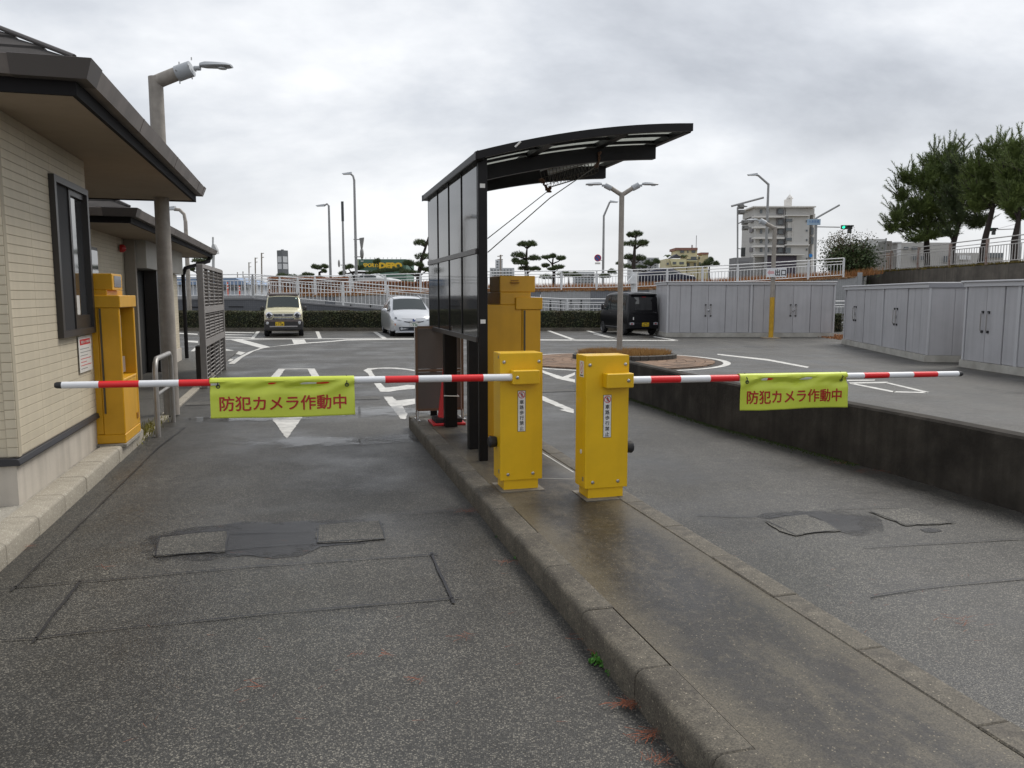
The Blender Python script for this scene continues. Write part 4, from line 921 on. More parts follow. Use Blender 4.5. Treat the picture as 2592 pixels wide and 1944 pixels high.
for i in range(15):
    p=c0-ax*.42+ax*.84*i/14; mb.tube([p+w+up*.10,p+w*.9-up*.02,p+w*.5-up*.09,p-w*.5-up*.09,p-w*.9-up*.02,p-w+up*.10],.003,4,caps=False)
for a,b in ((1,.10),(.95,.03),(.8,-.05),(.5,-.09),(0,-.09),(-.5,-.09),(-.8,-.05),(-.95,.03),(-1,.10)): mb.tube([c0-ax*.42+w*a+up*b,c0+ax*.42+w*a+up*b],.003,4,caps=False)
mb.build('wire_guard',WIRE,cg)
def rope(nm,pts,r,par,seed):
    rnd=random.Random(seed); q=[]
    for i in range(len(pts)-1):
        for j in range(6): q.append(Vector(pts[i]).lerp(Vector(pts[i+1]),j/6)+Vector((rnd.gauss(0,.008),rnd.gauss(0,.008),rnd.gauss(0,.006))))
    q.append(Vector(pts[-1])); return MB().tube(q,[r*rnd.uniform(.6,1.4) for _ in q],7).build(nm,ROPE,par,smooth=True)
rope('rope_lashing',[(2.81,7.235,2.97),(2.80,7.23,2.89),(2.88,7.5,2.89),(3.0,7.8,2.94)],.016,cg,1); rope('rope_lashing',[c0-ax*.42+w,c0-ax*.47+up*.0,c0-ax*.44-w*.3-up*.13,c0-ax*.42-w*.5-up*.09],.015,cg,2)
MB().tube([c0-ax*.44-w*.3-up*.12,(US+.04,6.75,2.10)],.0045,5).build('stay_rope',WIRE,cg); MB().tube([c0+ax*.40-w-up*.02,(2.3,7.2,2.52),(US+.04,6.75,1.98)],.005,5).build('stay_rope',WIRE,cg)
# standing sign board seen from behind, cone
sb=thing('sign_board','brown framed standing sign board seen from behind at the island end','sign board',R(1.27,9.12,ZI),RA)
BRF=mat('brown_frame',(.15,.085,.05),.5); BRP=mat('board_back',(.125,.102,.088),.6,var=.2,vs=3)
for z0,z1 in ((.14,.57),(.61,1.08)): MB().box(.03,.54,-.008,.008,z0,z1).build('board',BRP,sb)
for x in (0,.545): MB().box(x,x+.028,-.016,.016,.02,1.10).build('frame_side',BRF,sb)
for z in (.11,.575,1.082): MB().box(.0285,.544,-.014,.014,z,z+.03).build('frame_bar',BRF,sb)
for x in (.0,.545):
    MB().box(x-.006,x-.001,-.017,.017,.12,1.11).build('edge_strip',WSTK,sb); MB().box(x-.005,x+.03,-.16,.12,.0,.02).build('foot',STEEL,sb); MB().tube([(x+.014,0,.13),(x+.014,-.05,.02)],.012,6).build('leg',STEEL,sb)
cn=thing('traffic_cone','red traffic cone with black weight behind the shelter post','cone',R(1.585,8.83,ZI),RA)
CONER=mat('cone_red',(.52,.02,.025),.45)
MB().box(-.19,.19,-.19,.19,0,.028).build('base',CONER,cn,bevel=.012); MB().lathe([(.13,.0),(.105,.04),(.045,.55),(.032,.68),(.028,.69)],18).build('cone',CONER,cn,loc=(0,0,.028),smooth=40)
MB().lathe([(.12,0),(.215,0),(.215,.045),(.12,.05)],4).build('weight',BLK,cn,loc=(0,0,.029),rot=(0,0,rad(45)))
MB().tube([R(0,0)+Vector((US-.05,8.52,ZI+.36)),Vector((US+.12,8.52,ZI+.35)),Vector((US+.13,8.66,ZI+.35))],.006,5).build('cord',WSTK,sh)

# ================================================================== lamp posts
def lamp_head(par,base,dirv,collar=LAMPG):
    """base: end of arm; dirv: horizontal direction"""
    d=Vector(dirv).normalized(); s=Vector((-d.y,d.x,0)); n=d
    MB().tube([base-d*.02,base+d*.06],.03,8).build('joint',LAMPG,par)
    prof=[(0,.045,.03),(.07,.065,.045),(.21,.085,.04),(.34,.09,.032),(.40,.07,.018)]; mb=MB(); vs=[]
    for t,wd,h in prof:
        c=base+d*(.06+t)+Vector((0,0,.03-t*.02)); vs+=[c+s*wd,c+s*wd*.6+Vector((0,0,h)),c-s*wd*.6+Vector((0,0,h)),c-s*wd,c-s*wd*.7-Vector((0,0,h*.45)),c+s*wd*.7-Vector((0,0,h*.45))]
    mb.add(vs,[(i*6+k,i*6+(k+1)%6,(i+1)*6+(k+1)%6,(i+1)*6+k) for i in range(4) for k in range(6)]+[(5,4,3,2,1,0),tuple(24+k for k in range(6))]); mb.build('lamp_head',LAMPG,par,smooth=40)
    c=base+d*.34+Vector((0,0,-.003)); MB().lathe([(.002,-.006),(.055,-.006),(.055,.006),(.002,.006)],14,tuple(c)).build('lens',LAMPW,par)
l1=thing('lamp_post','brown weathered lamp post with one arm beside the gatehouse','lamp post',(-4.56,10.38,.02))
MB().tube([(0,0,0),(0,0,2.2),(.0,0,4.36)],[.098,.092,.088],18).build('pole',POLE,l1,smooth=40)
MB().tube([(-.03,0,4.285),(.27,0,4.40),(.36,0,4.435)],.084,16).build('arm',POLE,l1,smooth=40)
MB().tube([(.28,0,4.40),(.47,0,4.465)],.097,16).build('collar',LAMPG,l1,smooth=40)
for a in (0,1.57,3.14,4.71):
    for x in (.31,.47): MB().tube([(x,math.cos(a)*.10,4.41+(x-.3)*.35+math.sin(a)*.10),(x,math.cos(a)*.135,4.41+(x-.3)*.35+math.sin(a)*.135)],.008,5).build('bolt',STEEL,l1)
lamp_head(l1,Vector((.52,0,4.47)),(1,0,0))
MB().box(.05,.10,-.05,.03,2.38,2.52).build('tape',mat('tape',(.6,.4,.25),.7),l1) if False else None
l2=thing('lamp_post','slim lamp post with two arms standing in the brick circle','lamp post',(2.73,19.85,.1))
MB().tube([(0,0,0),(0,0,2),(0,0,4.05)],[.072,.068,.064],16).build('pole',POLE,l2,smooth=40)
for s in (-1,1):
    MB().tube([(0,0,3.99),(s*.26,0,4.155),(s*.30,0,4.18)],.055,14).build('arm',POLE,l2,smooth=40)
    MB().tube([(s*.26,0,4.155),(s*.42,0,4.235)],.074,14).build('collar',LAMPG,l2,smooth=40); lamp_head(l2,Vector((s*.44,0,4.225)),(s,0,0))
l3=thing('lamp_post','lamp post with yellow painted foot in front of the grey shed','lamp post',tuple(P(1951,856)))
Y3=P(1951,856).y; H3=D(1963,575,Y3).z
MB().tube([(0,0,0),(0,0,1.55)],.088,14).build('yellow_foot',mat('pole_yellow',(.62,.36,.02),.5,var=.3,vs=6),l3,smooth=40); MB().tube([(0,0,1.552),(0,0,H3)],[.083,.078],14).build('pole',POLE,l3,smooth=40)
MB().tube([(0.02,0,H3-.06),(-.4,0,H3+.16)],.075,12).build('arm',POLE,l3,smooth=40); MB().tube([(-.36,0,H3+.14),(-.56,0,H3+.24)],.10,12).build('collar',LAMPG,l3,smooth=40); lamp_head(l3,Vector((-.6,0,H3+.24)),(-1,0,0))
MB().box(-.32,.28,-.28,.25,0,.03).build('footing',mat('footing',(.30,.24,.17),.8),l3)
# exit sign on that post
zx=D(1951,690,Y3).z; xs_=thing('exit_sign','white exit sign with pink arrow on the yellow footed lamp post','sign',(P(1951,856).x,Y3-.09,0))
MB().box(-.28,.47,-.02,.0,zx-.17,zx+.17).build('board',WHP,xs_)
obj('lettering',fit_text('出口',.40,.235,.03),KTXT,xs_,(.24,-.022,zx),(rad(90),0,0))
mb=MB(); mb.add([(-.26,-.0215,zx),(-.16,-.0215,zx+.11),(-.16,-.0215,zx+.05),(.0,-.0215,zx+.05),(.0,-.0215,zx-.05),(-.16,-.0215,zx-.05),(-.16,-.0215,zx-.11)],[(0,1,2,3,4,5,6)]); mb.build('arrow',mat('pink_print',(.66,.38,.40),.5),xs_)
MB().tube([(0,.0,zx-.1),(0,.03,zx-.1)],.03,6).build('clamp',STEEL,xs_)

# distant street lights: gooseneck or bent arm
def street_light(label,px,py_base,py_top,Y,r,armpts,m=POLEG,zb=None,name='street_light',group=None):
    b=D(px,py_base,Y); tz=D(px,py_top,Y).z; zb=hzf(b.x) if zb is None else zb
    t=thing(name,label,'street light',(b.x,Y,zb),0,group); h=tz-zb
    MB().tube([(0,0,0),(0,0,h*.5),(0,0,h)],[r,r*.9,r*.75],10).build('pole',m,t,smooth=40)
    if armpts:
        MB().tube([(0,0,h-.05)]+[(a,0,h+b_) for a,b_ in armpts],[r*.75]+[r*.68]*len(armpts),8).build('arm',m,t,smooth=40)
        a,b_=armpts[-1]; sg=1 if a>0 else -1; s=r*1.5
        mb=MB(); mb.add([(a-sg*.05,-s,h+b_-.03),(a+sg*s*3.4,-s*.8,h+b_-.05),(a+sg*s*3.4,s*.8,h+b_-.05),(a-sg*.05,s,h+b_-.03),(a-sg*.05,-s*.6,h+b_+s*.8),(a+sg*s*4,-s*.4,h+b_+s*.2),(a+sg*s*4,s*.4,h+b_+s*.2),(a-sg*.05,s*.6,h+b_+s*.8)],[(0,1,2,3),(4,5,6,7),(0,1,5,4),(1,2,6,5),(2,3,7,6),(3,0,4,7)]); mb.build('lamp_head',LAMPG,t)
    return t
t=street_light('grey pole with hooked lamp rising behind the second building',482,834,560,37.0,.115,[(-.05,.32),(-.25,.52),(-.5,.55)],POLE,.1)
street_light('tall pale pole with hanging lamp bracket left of the round mirror posts',838,745,520,52,.09,[(-.1,.10),(-.32,-.02)],POLEG)
st=street_light('plain slim pole with dark top between two taller poles',872,745,560,50,.085,None,POLEG,name='plain_pole'); st['category']='pole'
h=D(872,510,50).z-hzf(-10); MB().tube([(0,0,D(872,560,50).z-st.location.z),(0,0,D(872,510,50).z-st.location.z)],.085,8).build('dark_top',mat('dark_pole',(.06,.065,.07),.6),st)
street_light('tallest slim street light left of the green store sign',903,745,455,50,.095,[(-.06,.22),(-.2,.36)],POLEG)
street_light('slim street light with bent arm behind the fence, right of the shelter',1526,735,545,60,.10,[(.42,.95),(.5,.98)],POLEG)
street_light('large street light with long bent arm at the crossing',1936,720,465,62,.12,[(-.80,.62),(-.95,.66)],POLEG)
# traffic signal gear
def tube_thing(name,label,cat,Y,parts,m=POLEG):
    t=thing(name,label,cat,(0,0,0))
    for nm,pts,r in parts: MB().tube([D(x,y,Y) for x,y in pts],r,8).build(nm,m,t,smooth=40)
    return t
SIG=mat('signal_case',(.20,.20,.195),.5); SIGD=mat('signal_dark',(.035,.04,.04),.5); GRN=mat('green_lens',(.02,.45,.25),.3,emit=((.02,.75,.42),1.1))
Y=60
t=tube_thing('signal_post','traffic signal post with visored heads left of the grey apartment block','traffic signal',Y,[('pole',[(1867,740),(1867,525)],.065),('boom',[(1851,522),(1933,500)],.075),('side_arm',[(1867,567),(1880,560)],.04),('crossing_arm',[(1867,628),(1882,632)],.03)])
def visor(par,px,py,Y,w,h,d=0.5,m=SIG):
    c=D(px,py,Y); MB().box(-w/2,w/2,-.12,.12,-h/2,h/2).build('signal_case',m,par,bevel=.03,loc=c); MB().extr([(-w*.3,h*.35),(w*.9,-h*.0),(w*.9,-h*.15),(-w*.3,-h*.25)],'y',-.13,-.3).build('visor',m,par,loc=c)
for (x,y) in ((1875,523),(1876,537),(1885,563),(1886,577)): visor(t,x,y,Y,.46,.34)
c=D(1881,638,Y); MB().box(-.15,.15,-.1,.1,-.34,.34).build('pedestrian_signal',SIGD,t,bevel=.03,loc=c)
t=tube_thing('signal_post','traffic signal post with green light and blue name plate right of the apartment','traffic signal',Y,[('pole',[(2061,735),(2066,552)],.10),('light_arm',[(2066,552),(2125,519)],.07),('signal_arm',[(2067,574),(2126,575)],.04)])
c=D(2060,562,Y-.3); MB().box(-.50,.50,-.02,.02,-.22,.22).build('name_plate',mat('plate_blue',(.30,.42,.55),.5),t,loc=c); obj('lettering',fit_text('大倉高橋',.78,.22,.01),mat('plate_text',(.10,.20,.42),.5),t,tuple(c+Vector((0,-.024,.04))),(rad(90),0,0))
c=D(2052,647,Y-.2); MB().lathe([(.002,0),(.14,0),(.14,.02),(.002,.02)],14).build('round_sign',mat('sign_blue',(.02,.22,.60),.5),t,loc=c,rot=(rad(90),0,0))
def hsignal(par,px,py,Y):
    c=D(px,py,Y); MB().box(-.42,.42,-.10,.10,-.15,.15).build('signal_case',SIGD,par,bevel=.04,loc=c)
    for k in range(3):
        MB().lathe([(.002,0),(.11,0),(.11,.012),(.002,.014)],14).build('lens',GRN if k==0 else SIGD,par,loc=c+Vector((-.27+k*.27,-.105,0)),rot=(rad(90),0,0)); MB().extr([(-.13,.02),(-.09,.12),(.09,.12),(.13,.02),(.09,.10),(-.09,.10)],'y',-.1,-.38).build('visor',SIGD,par,loc=c+Vector((-.27+k*.27,0,0)))
    MB().box(-.13,.13,-.12,.1,-.46,-.16).build('arrow_case',SIGD,par,bevel=.03,loc=c+Vector((.22,0,0)))
hsignal(t,2143,575,Y-.2)
t=tube_thing('signal_post','traffic signal with green light between the big pine trunks','traffic signal',70,[('pole',[(2580,680),(2580,560)],.13),('signal_arm',[(2580,579),(2525,581)],.04),('stay',[(2580,565),(2525,579)],.015)]); hsignal(t,2509,581,69.8)
# convex mirrors and round sign
t=tube_thing('mirror_post','pair of traffic mirrors seen edge on, on the tallest street light','mirror',49.5,[('bracket',[(895,606),(913,606)],.03),('bracket',[(897,650),(913,650)],.03)])
c=D(916,616,49.4); MB().extr([(-.14,.32),(.14,.36),(.02,-.35),(-.06,-.35)],'y',-.12,.12).build('mirror_back',SIG,t,loc=c,bevel=.02); MB().ell(tuple(D(916,642,49.4)),(.12,.2,.36),10,8).build('mirror_back',SIG,t,smooth=True)
t=tube_thing('mirror_post','thin round mirror seen edge on, left of the plain pole','mirror',49.5,[('bracket',[(862,671),(873,671)],.025)]); MB().ell(tuple(D(858,667,49.4)),(.05,.22,.24),8,8).build('mirror_back',SIG,t,smooth=True)
t=tube_thing('no_parking_sign','round blue and red no parking sign beside a slim street light','sign',59.6,[('bracket',[(1515,659),(1527,659)],.025)])
c=D(1513,653,59.5); SB=mat('sign_blue2',(.05,.12,.34),.5)
MB().lathe([(.002,0),(.25,0),(.25,.03),(.002,.03)],20).build('disc',SB,t,loc=c,rot=(rad(90),0,0)); MB().tube([c+Vector((.24*math.cos(2*math.pi*k/18),-.035,.24*math.sin(2*math.pi*k/18))) for k in range(18)],.03,5,closed=True).build('rim',RSTK,t)
MB().tube([c+Vector((-.17,-.035,.17)),c+Vector((.17,-.035,-.17))],.028,5).build('slash',RSTK,t); MB().box(-.2,.2,-.02,.0,-.47,-.33).build('sub_plate',WSTK,t,loc=c)
t=tube_thing('direction_post','white post with small triangular hood behind the black van','post',38.8,[('post',[(1605,760),(1605,688)],.16)],WHITEM)
c=D(1600,712,38.6); MB().extr([(-.30,-.12),(.20,-.12),(.10,.28),(.0,.28)],'y',-.2,.2).build('hood',WHITEM,t,loc=c)
t=tube_thing('slim_tower','pale slim tower with wide cap far behind the louvre screen','tower',120,[('shaft',[(540,700),(540,640)],.22),('mast',[(539,622),(539,600)],.14)],mat('pale_steel',(.45,.46,.47),.6))
c=D(543,631,120); MB().extr([(-.45,-.7),(.55,-.7),(.45,0),(.1,.75),(-.2,.75),(-.4,0)],'y',-.4,.4).build('cap',mat('pale_steel',(.45,.46,.47),.6),t,loc=c)
for i,(x,y,Y) in enumerate(((663,640,120),(647,652,135),(631,664,150),(616,687,165),(602,689,175))):
    t=tube_thing('utility_pole','slim utility pole with crossarms, %s of the row left of the dark pylon'%(('nearest and tallest','second tallest','middle one','fourth','farthest and shortest')[i]),'utility pole',Y,[('pole',[(x,745),(x-1,y)],.11)],POLE); t['group']='utility poles in the distance'
    if i<3:
        for dy in (2,12): MB().tube([D(x-2,y+dy,Y),D(x+5,y+dy-1,Y)],.06,5).build('crossarm',POLE,t)
t=tube_thing('utility_pole','utility pole with frame in front of the far white apartments','utility pole',150,[('pole',[(1267,745),(1267,645)],.16),('crossarm',[(1259,649),(1273,647)],.08),('crossarm',[(1259,657),(1273,657)],.08)],POLE)

# ================================================================== sheds
def shed(label,loc,rotz,Ln,Dp,Hh,doors,posts,panels,locks):
    t=thing('storage_shed',label,'shed',loc,rotz)
    PLI=mat('shed_plinth',(.50,.485,.44),.85,var=.5,vs=3,col2=(.17,.15,.12),bump=.3,bs=30)
    MB().box(-.04,Ln+.02,-.06,Dp,-.02,.16).build('plinth',PLI,t); MB().box(.0,Ln,0.02,Dp-.03,.16,Hh-.1).build('body',GREYP,t)
    MB().box(-.10,Ln+.06,-.10,Dp+.03,Hh-.04,Hh).build('roof',SHEDT,t,bevel=.01,seg=1); MB().box(-.07,Ln+.03,-.06,-.03,Hh-.13,Hh-.041).build('eave_trim',SHEDT,t)
    MB().box(-.0605,-.032,-.06,Dp,Hh-.13,Hh-.041).build('eave_trim',SHEDT,t); MB().box(Ln+.031,Ln+.055,-.06,Dp,Hh-.13,Hh-.041).build('eave_trim',mat('trim_dark',(.28,.28,.30),.4),t)
    for a,b in panels:
        k=max(1,round((b-a)/.5)); w=(b-a)/k
        for i in range(k): MB().box(a+i*w+.006,a+(i+1)*w-.006,-.012,.019,.175,Hh-.14).build('panel',GREYP,t)
    for p in posts: MB().box(p-.045,p+.045,-.03,.018,.165,Hh-.135).build('mullion',SHEDT,t)
    for a in (.0,Ln-.0): MB().box(a-.03,a+.03,-.02,.018,.165,Hh-.135).build('corner_post',SHEDT,t)
    for (a,m_,b),lk in zip(doors,locks):
        for x0,x1,hx in ((a,m_,m_-.10),(m_,b,m_+.10)):
            d=MB().box(x0+.006,x1-.006,-.022,.018,.17,Hh-.14).build('door',GREYP,t)
            hd=MB().tube([(hx,-.022,.83),(hx,-.075,.86),(hx,-.075,1.22),(hx,-.022,1.25)],.013,6).build('handle',STEEL,d); 
            for z in (.83,1.25): MB().box(hx-.028,hx+.028,-.05,-.023,z-.028,z+.028).build('handle_mount',BLK,d)
        if lk: MB().lathe([(.002,0),(.045,0),(.045,.03),(.002,.032)],14).build('lock',CHROME,t,loc=(m_+.02,-.022,1.04),rot=(rad(90),0,0))
    k=int(Dp/.5)
    for i in range(k):
        MB().box(-.012,-.001,i*Dp/k+.03,(i+1)*Dp/k-.006+.02,.17,Hh-.14).build('side_panel',GREYP,t)
        MB().box(Ln+.001,Ln+.012,i*Dp/k+.03,(i+1)*Dp/k-.006+.02,.17,Hh-.14).build('side_panel',GREYP,t)
    return t
a=P(1688,853); b=P(2108,853); Ln=(b-a).length
fr=lambda *q:[x*Ln for x in q]
shed('grey steel storage shed facing the camera, farthest of three',tuple(a),0,Ln,2.4,2.16,[tuple(fr(.141,.243,.345)),tuple(fr(.643,.753,.855))],fr(.50,),[tuple(fr(.012,.138)),tuple(fr(.348,.487)),tuple(fr(.513,.64)),tuple(fr(.858,.988))],(1,1))
p0=Vector((11.164,26.334,0)); p1=Vector((10.114,19.03,0)); d=p1-p0
shed('grey steel storage shed in the middle, end wall showing',tuple(p0),math.atan2(d.y,d.x),d.length,1.6,1.93,[(.33,1.27,2.18),(4.1,5.1,5.92)],[3.0 if False else 3.95],[(2.2,3.88),(5.95,7.33)],(1,1))
q0=Vector((10.227,17.70,0)); q1=Vector((10.30,15.62,0)); d=q1-q0
shed('grey steel storage shed cut by the right edge of view',tuple(q0),math.atan2(d.y,d.x),6.6,1.6,1.935,[(.08,.76,1.33),(3.4,4.0,4.6)],[1.78],[(1.35,1.72),(1.84,3.38),(4.62,6.55)],(0,0))
# dry leaves between the sheds
o=blades('dry_leaves',lambda r:(12.7+r.uniform(-.7,.9),29.5+r.gauss(0,1.6),.0),2600,.05,.03,mat('leaf_litter',(.30,.13,.05),.9),12,None,1.2); tag(o,'orange leaf litter on the ground between two grey sheds','leaves',kind='stuff')

# ================================================================== fences
BAL={}
def fence(label,pts,h,rails,bal,nbal,pr=.035,m=WHITEM,postm=None):
    """pts: post positions (x,y,zbase); rails: heights; bal: (z0,z1)"""
    t=thing('railing',label,'fence',tuple(pts[0])); o=Vector(pts[0])
    key=(bal[1]-bal[0],id(m)); 
    me=MB().box(-.011,.011,-.011,.011,0,bal[1]-bal[0]).mesh('baluster'); me.materials.append(m)
    pm=MB().box(-pr,pr,-pr,pr,-.12,h).mesh('post'); pm.materials.append(postm or m)
    for i,p in enumerate(pts):
        q=Vector(p)-o; inst(pm,'post',t,q)
        if i==len(pts)-1: break
        r=Vector(pts[i+1])-o; dd=(r-q)
        for z in rails: MB().tube([q+Vector((0,0,z)),r+Vector((0,0,z))],.024 if z>h*.95 else .017,6).build('rail',m,t)
        for k in range(nbal): inst(me,'baluster',t,q+dd*((k+1)/(nbal+1))+Vector((0,0,bal[0])))
        for e in (.03,.97):
            c=q+dd*e; MB().box(c.x-.014,c.x+.014,c.y-.012,c.y+.012,c.z+bal[0],c.z+rails[1]).build('panel_stile',m,t)
    return t
xsu=[-13.6+1.79*i for i in range(18)]
fence('white railing along the top of the upper retaining wall',[(x,40.1,hzf(x)) for x in xsu],.97,(.965,.81,.67,.12),(.12,.67),10)
xr=[-12.4+2.15*i for i in range(10)]
fence('white railing following the ramp down behind the parked cars',[(x,37.72,ztop(x)+.05) for x in xr],1.15,(1.15,.99,.88,.70,.17),(.17,.88),11)
xl=[-12.4-2.15*i for i in range(6)]
fence('white railing running left from the head of the ramp',[(x,37.72,ztop(x)+.05) for x in xl],1.15,(1.15,.99,.85,.17),(.17,.85),11)
RUST=mat('rusty_post',(.22,.12,.085),.8,var=.6,vs=5,col2=(.5,.48,.46))
RAILO=mat('old_rail',(.58,.56,.54),.55,var=.3,vs=8)
fence('weathered railing with rusty posts on top of the high dirty wall',[(20.75,46.2-2.9*i,2.95) for i in range(9)],1.12,(1.12,.93,.80,.13),(.13,.80),14,.05,RAILO,RUST)
fence('short white railing glimpsed between two grey sheds',[(14.0,36.9,.2),(16.0,36.9,.2)],1.15,(1.15,.99,.88,.17),(.17,.88),10)
# mesh screen panel by the bush
t=thing('mesh_screen','grey wire mesh screen panel at the corner behind the bush','fence',(20.3,45.6,2.9))
MS=mat('mesh_sheet',(.36,.37,.36),.6,alpha=.55)
mb=MB().box(-2.5,0,-.01,.01,0,1.75).build('sheet',MS,t,rot=(0,0,rad(58))); mb=MB().box(0,1.2,-.01,.01,0,1.95).build('sheet',MS,t)
for x,h in ((0,1.9),(1.2,2.0)): MB().tube([(x,0,-.1),(x,0,h)],.04,6).build('post',POLEG,t)

# ================================================================== vegetation
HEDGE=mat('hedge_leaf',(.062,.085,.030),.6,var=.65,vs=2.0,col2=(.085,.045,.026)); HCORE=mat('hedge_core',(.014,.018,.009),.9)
def leafbox(mb,x0,x1,y0,y1,z0,z1,n,s,rnd):
    for _ in range(n):
        f=rnd.random(); x=rnd.uniform(x0,x1)
        if f<.45: y=y0+abs(rnd.gauss(0,.06)); z=rnd.uniform(z0,z1)
        elif f<.85: y=rnd.uniform(y0,y1); z=z1-abs(rnd.gauss(0,.06))
        else: y=rnd.uniform(y0,y1); z=rnd.uniform(z0,z1)
        z+=.05*noise.noise(Vector((x*1.4,y*1.4,3))); y+=.06*noise.noise(Vector((x*1.1,z*2,9)))
        a=Vector((rnd.gauss(0,1),rnd.gauss(-.6,1),rnd.gauss(.5,1))).normalized(); t=a.orthogonal().normalized(); t=(t*math.cos(k:=rnd.uniform(0,6.28))+a.cross(t)*math.sin(k)); b=a.cross(t); q=Vector((x,y,z)); e=s*rnd.uniform(.6,1.4)
        mb.add([q-t*e,q-b*e*.55,q+t*e,q+b*e*.55],[(0,1,2,3)])
rnd=random.Random(31)
for x0,x1,lab in ((-19.5,-2.0,'clipped dark green hedge behind the cream and silver cars'),(-2.0+.0,8.2,'clipped dark green hedge beside the black van')):
    t=thing('hedge',lab,'hedge',(x0,36.75,.0)); w=x1-x0
    mb=MB(); leafbox(mb,0,w,-.42,.42,.12,.90,int(w*1500),.035,rnd); mb.build('foliage',HEDGE,t,fix=False)
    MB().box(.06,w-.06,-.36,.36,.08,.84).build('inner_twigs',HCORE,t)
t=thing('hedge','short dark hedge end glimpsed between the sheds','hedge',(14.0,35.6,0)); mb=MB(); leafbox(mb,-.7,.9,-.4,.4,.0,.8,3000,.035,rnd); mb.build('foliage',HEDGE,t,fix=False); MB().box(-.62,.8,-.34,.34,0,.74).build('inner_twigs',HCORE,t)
BRH=mat('brown_shrub',(.27,.105,.048),.85,var=.7,vs=1.2,col2=(.34,.17,.075))
for (x0,x1,y,zt,lab) in ((-12.7,-8.5,41.4,.95,'rounded reddish brown shrub row behind the head of the ramp'),(-8.4,-4.0,42.5,.70,'reddish brown shrub row below the white car')):
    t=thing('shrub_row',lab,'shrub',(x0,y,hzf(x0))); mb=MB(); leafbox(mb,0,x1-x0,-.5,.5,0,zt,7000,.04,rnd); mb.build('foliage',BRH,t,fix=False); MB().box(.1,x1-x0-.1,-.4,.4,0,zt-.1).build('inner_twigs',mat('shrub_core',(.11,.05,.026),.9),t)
DG=mat('dry_pampas',(.33,.135,.045),.9,var=.6,vs=.8,col2=(.40,.23,.10))
def dgs(r):
    x=r.uniform(-12.5,19); y=r.uniform(40.25,43.2); return (x,y,hzf(x)-.03)
o=blades('dry_bank_grass',dgs,26000,.38,.012,DG,41,None,.25); tag(o,'orange dry grass along the bank behind the white upper railing','grass',kind='stuff')
def dge(r):
    x=r.uniform(-12.5,17.4); return (x,40.0+r.gauss(0,.05),hzf(x)-.06+r.uniform(-.02,.04))
o=blades('dry_edge_grass',dge,9000,.07,.02,mat('edge_thatch',(.36,.20,.085),.9),42,None,.9); tag(o,'matted dry grass spilling over the edge of the upper wall','grass',kind='stuff')
def mss(r): return (21.3+r.gauss(0,.3),r.uniform(24,46),2.9)
o=blades('moss_bank',mss,9000,.16,.03,mat('bank_moss',(.15,.115,.03),.95),43,None,.5); tag(o,'yellow brown grass on top of the high dirty wall','grass',kind='stuff')
BARK=mat('pine_bark',(.040,.030,.026),.9,var=.3,vs=8,bump=.6,bs=25)
PG=mat('pine_needles',(.095,.130,.048),.65,var=.6,vs=1.6,col2=(.04,.062,.026)); PG2=mat('pine_needles_bright',(.165,.22,.055),.65,var=.7,vs=.9,col2=(.06,.088,.028))
def tuft(mb,c,d,ln,wd,k,rnd):
    d=Vector(d).normalized(); a=d.orthogonal().normalized(); b=d.cross(a)
    for i in range(k):
        t=rnd.uniform(0,6.28); sp=rnd.uniform(.25,.95); e=(d+ (a*math.cos(t)+b*math.sin(t))*sp).normalized()*ln*rnd.uniform(.7,1.15); s=e.cross(Vector((rnd.gauss(0,1),rnd.gauss(0,1),rnd.gauss(0,1)))).normalized()*wd
        mb.add([c-s,c+s,c+e],[(0,1,2)])
def branchy(mb,p,q,r0,r1,rnd,wob=.12):
    p,q=Vector(p),Vector(q); n=5; L_=(q-p).length
    pts=[p.lerp(q,i/n)+Vector((rnd.gauss(0,1),rnd.gauss(0,1),rnd.gauss(0,.5)))*wob*L_*.25*math.sin(math.pi*i/n) for i in range(n+1)]
    mb.tube(pts,[r0+(r1-r0)*i/n for i in range(n+1)],6,caps=False)
def cloud_pine(label,px,base_py,Y,pads,trunk,seed,r0=.16,group='clipped pines on the bank'):
    """pads: (px,py,half-width px, half-height px); trunk: px polyline from base to top"""
    rnd=random.Random(seed); b=D(px,base_py,Y); zb=hzf(b.x) if b.x<20 else 2.95
    t=thing('clipped_pine',label,'tree',(b.x,Y,zb),0,group); o=Vector((b.x,Y,zb)); k=Y/1992
    tp=[D(x,y,Y)-o+Vector((0,rnd.gauss(0,.1),0)) for x,y in trunk]; tp[0]=Vector((0,0,-.1))
    mb=MB(); n=len(tp); mb.tube(tp,[r0*(1-.75*i/(n-1)) for i in range(n)],8)
    fo=MB()
    for (x,y,hw,hh) in pads:
        c=D(x,y,Y)-o+Vector((0,rnd.uniform(-.4,.4),0)); rx,rz=hw*k,hh*k
        near=min(tp,key=lambda q:(q-c).length+max(0,q.z-c.z)*2); branchy(mb,near,c-Vector((0,0,rz*.3)),r0*.42,r0*.18,rnd)
        for j in range(3): branchy(mb,c-Vector((0,0,rz*.3)),c+Vector((rnd.uniform(-.8,.8)*rx,rnd.uniform(-.7,.7)*rx,-rz*.1)),r0*.2,r0*.07,rnd)
        nt=int(160+rx*rz*900)
        for _ in range(nt):
            a=rnd.uniform(0,6.28); s=math.sqrt(rnd.random()); x_,y_=rx*s*math.cos(a),rx*.8*s*math.sin(a)
            top=rz*math.sqrt(max(0,1-s*s)); z_=rnd.uniform(-.35*top-.05,top)+.12*noise.noise(Vector((x_*2,y_*2,seed)))
            tuft(fo,c+Vector((x_,y_,z_)),(x_*.8,y_*.8,.55*rx+.3),.17,.011,6,rnd)
    mb.build('trunk',BARK,t,smooth=50); fo.build('crown',PG,t,fix=False)
    return t
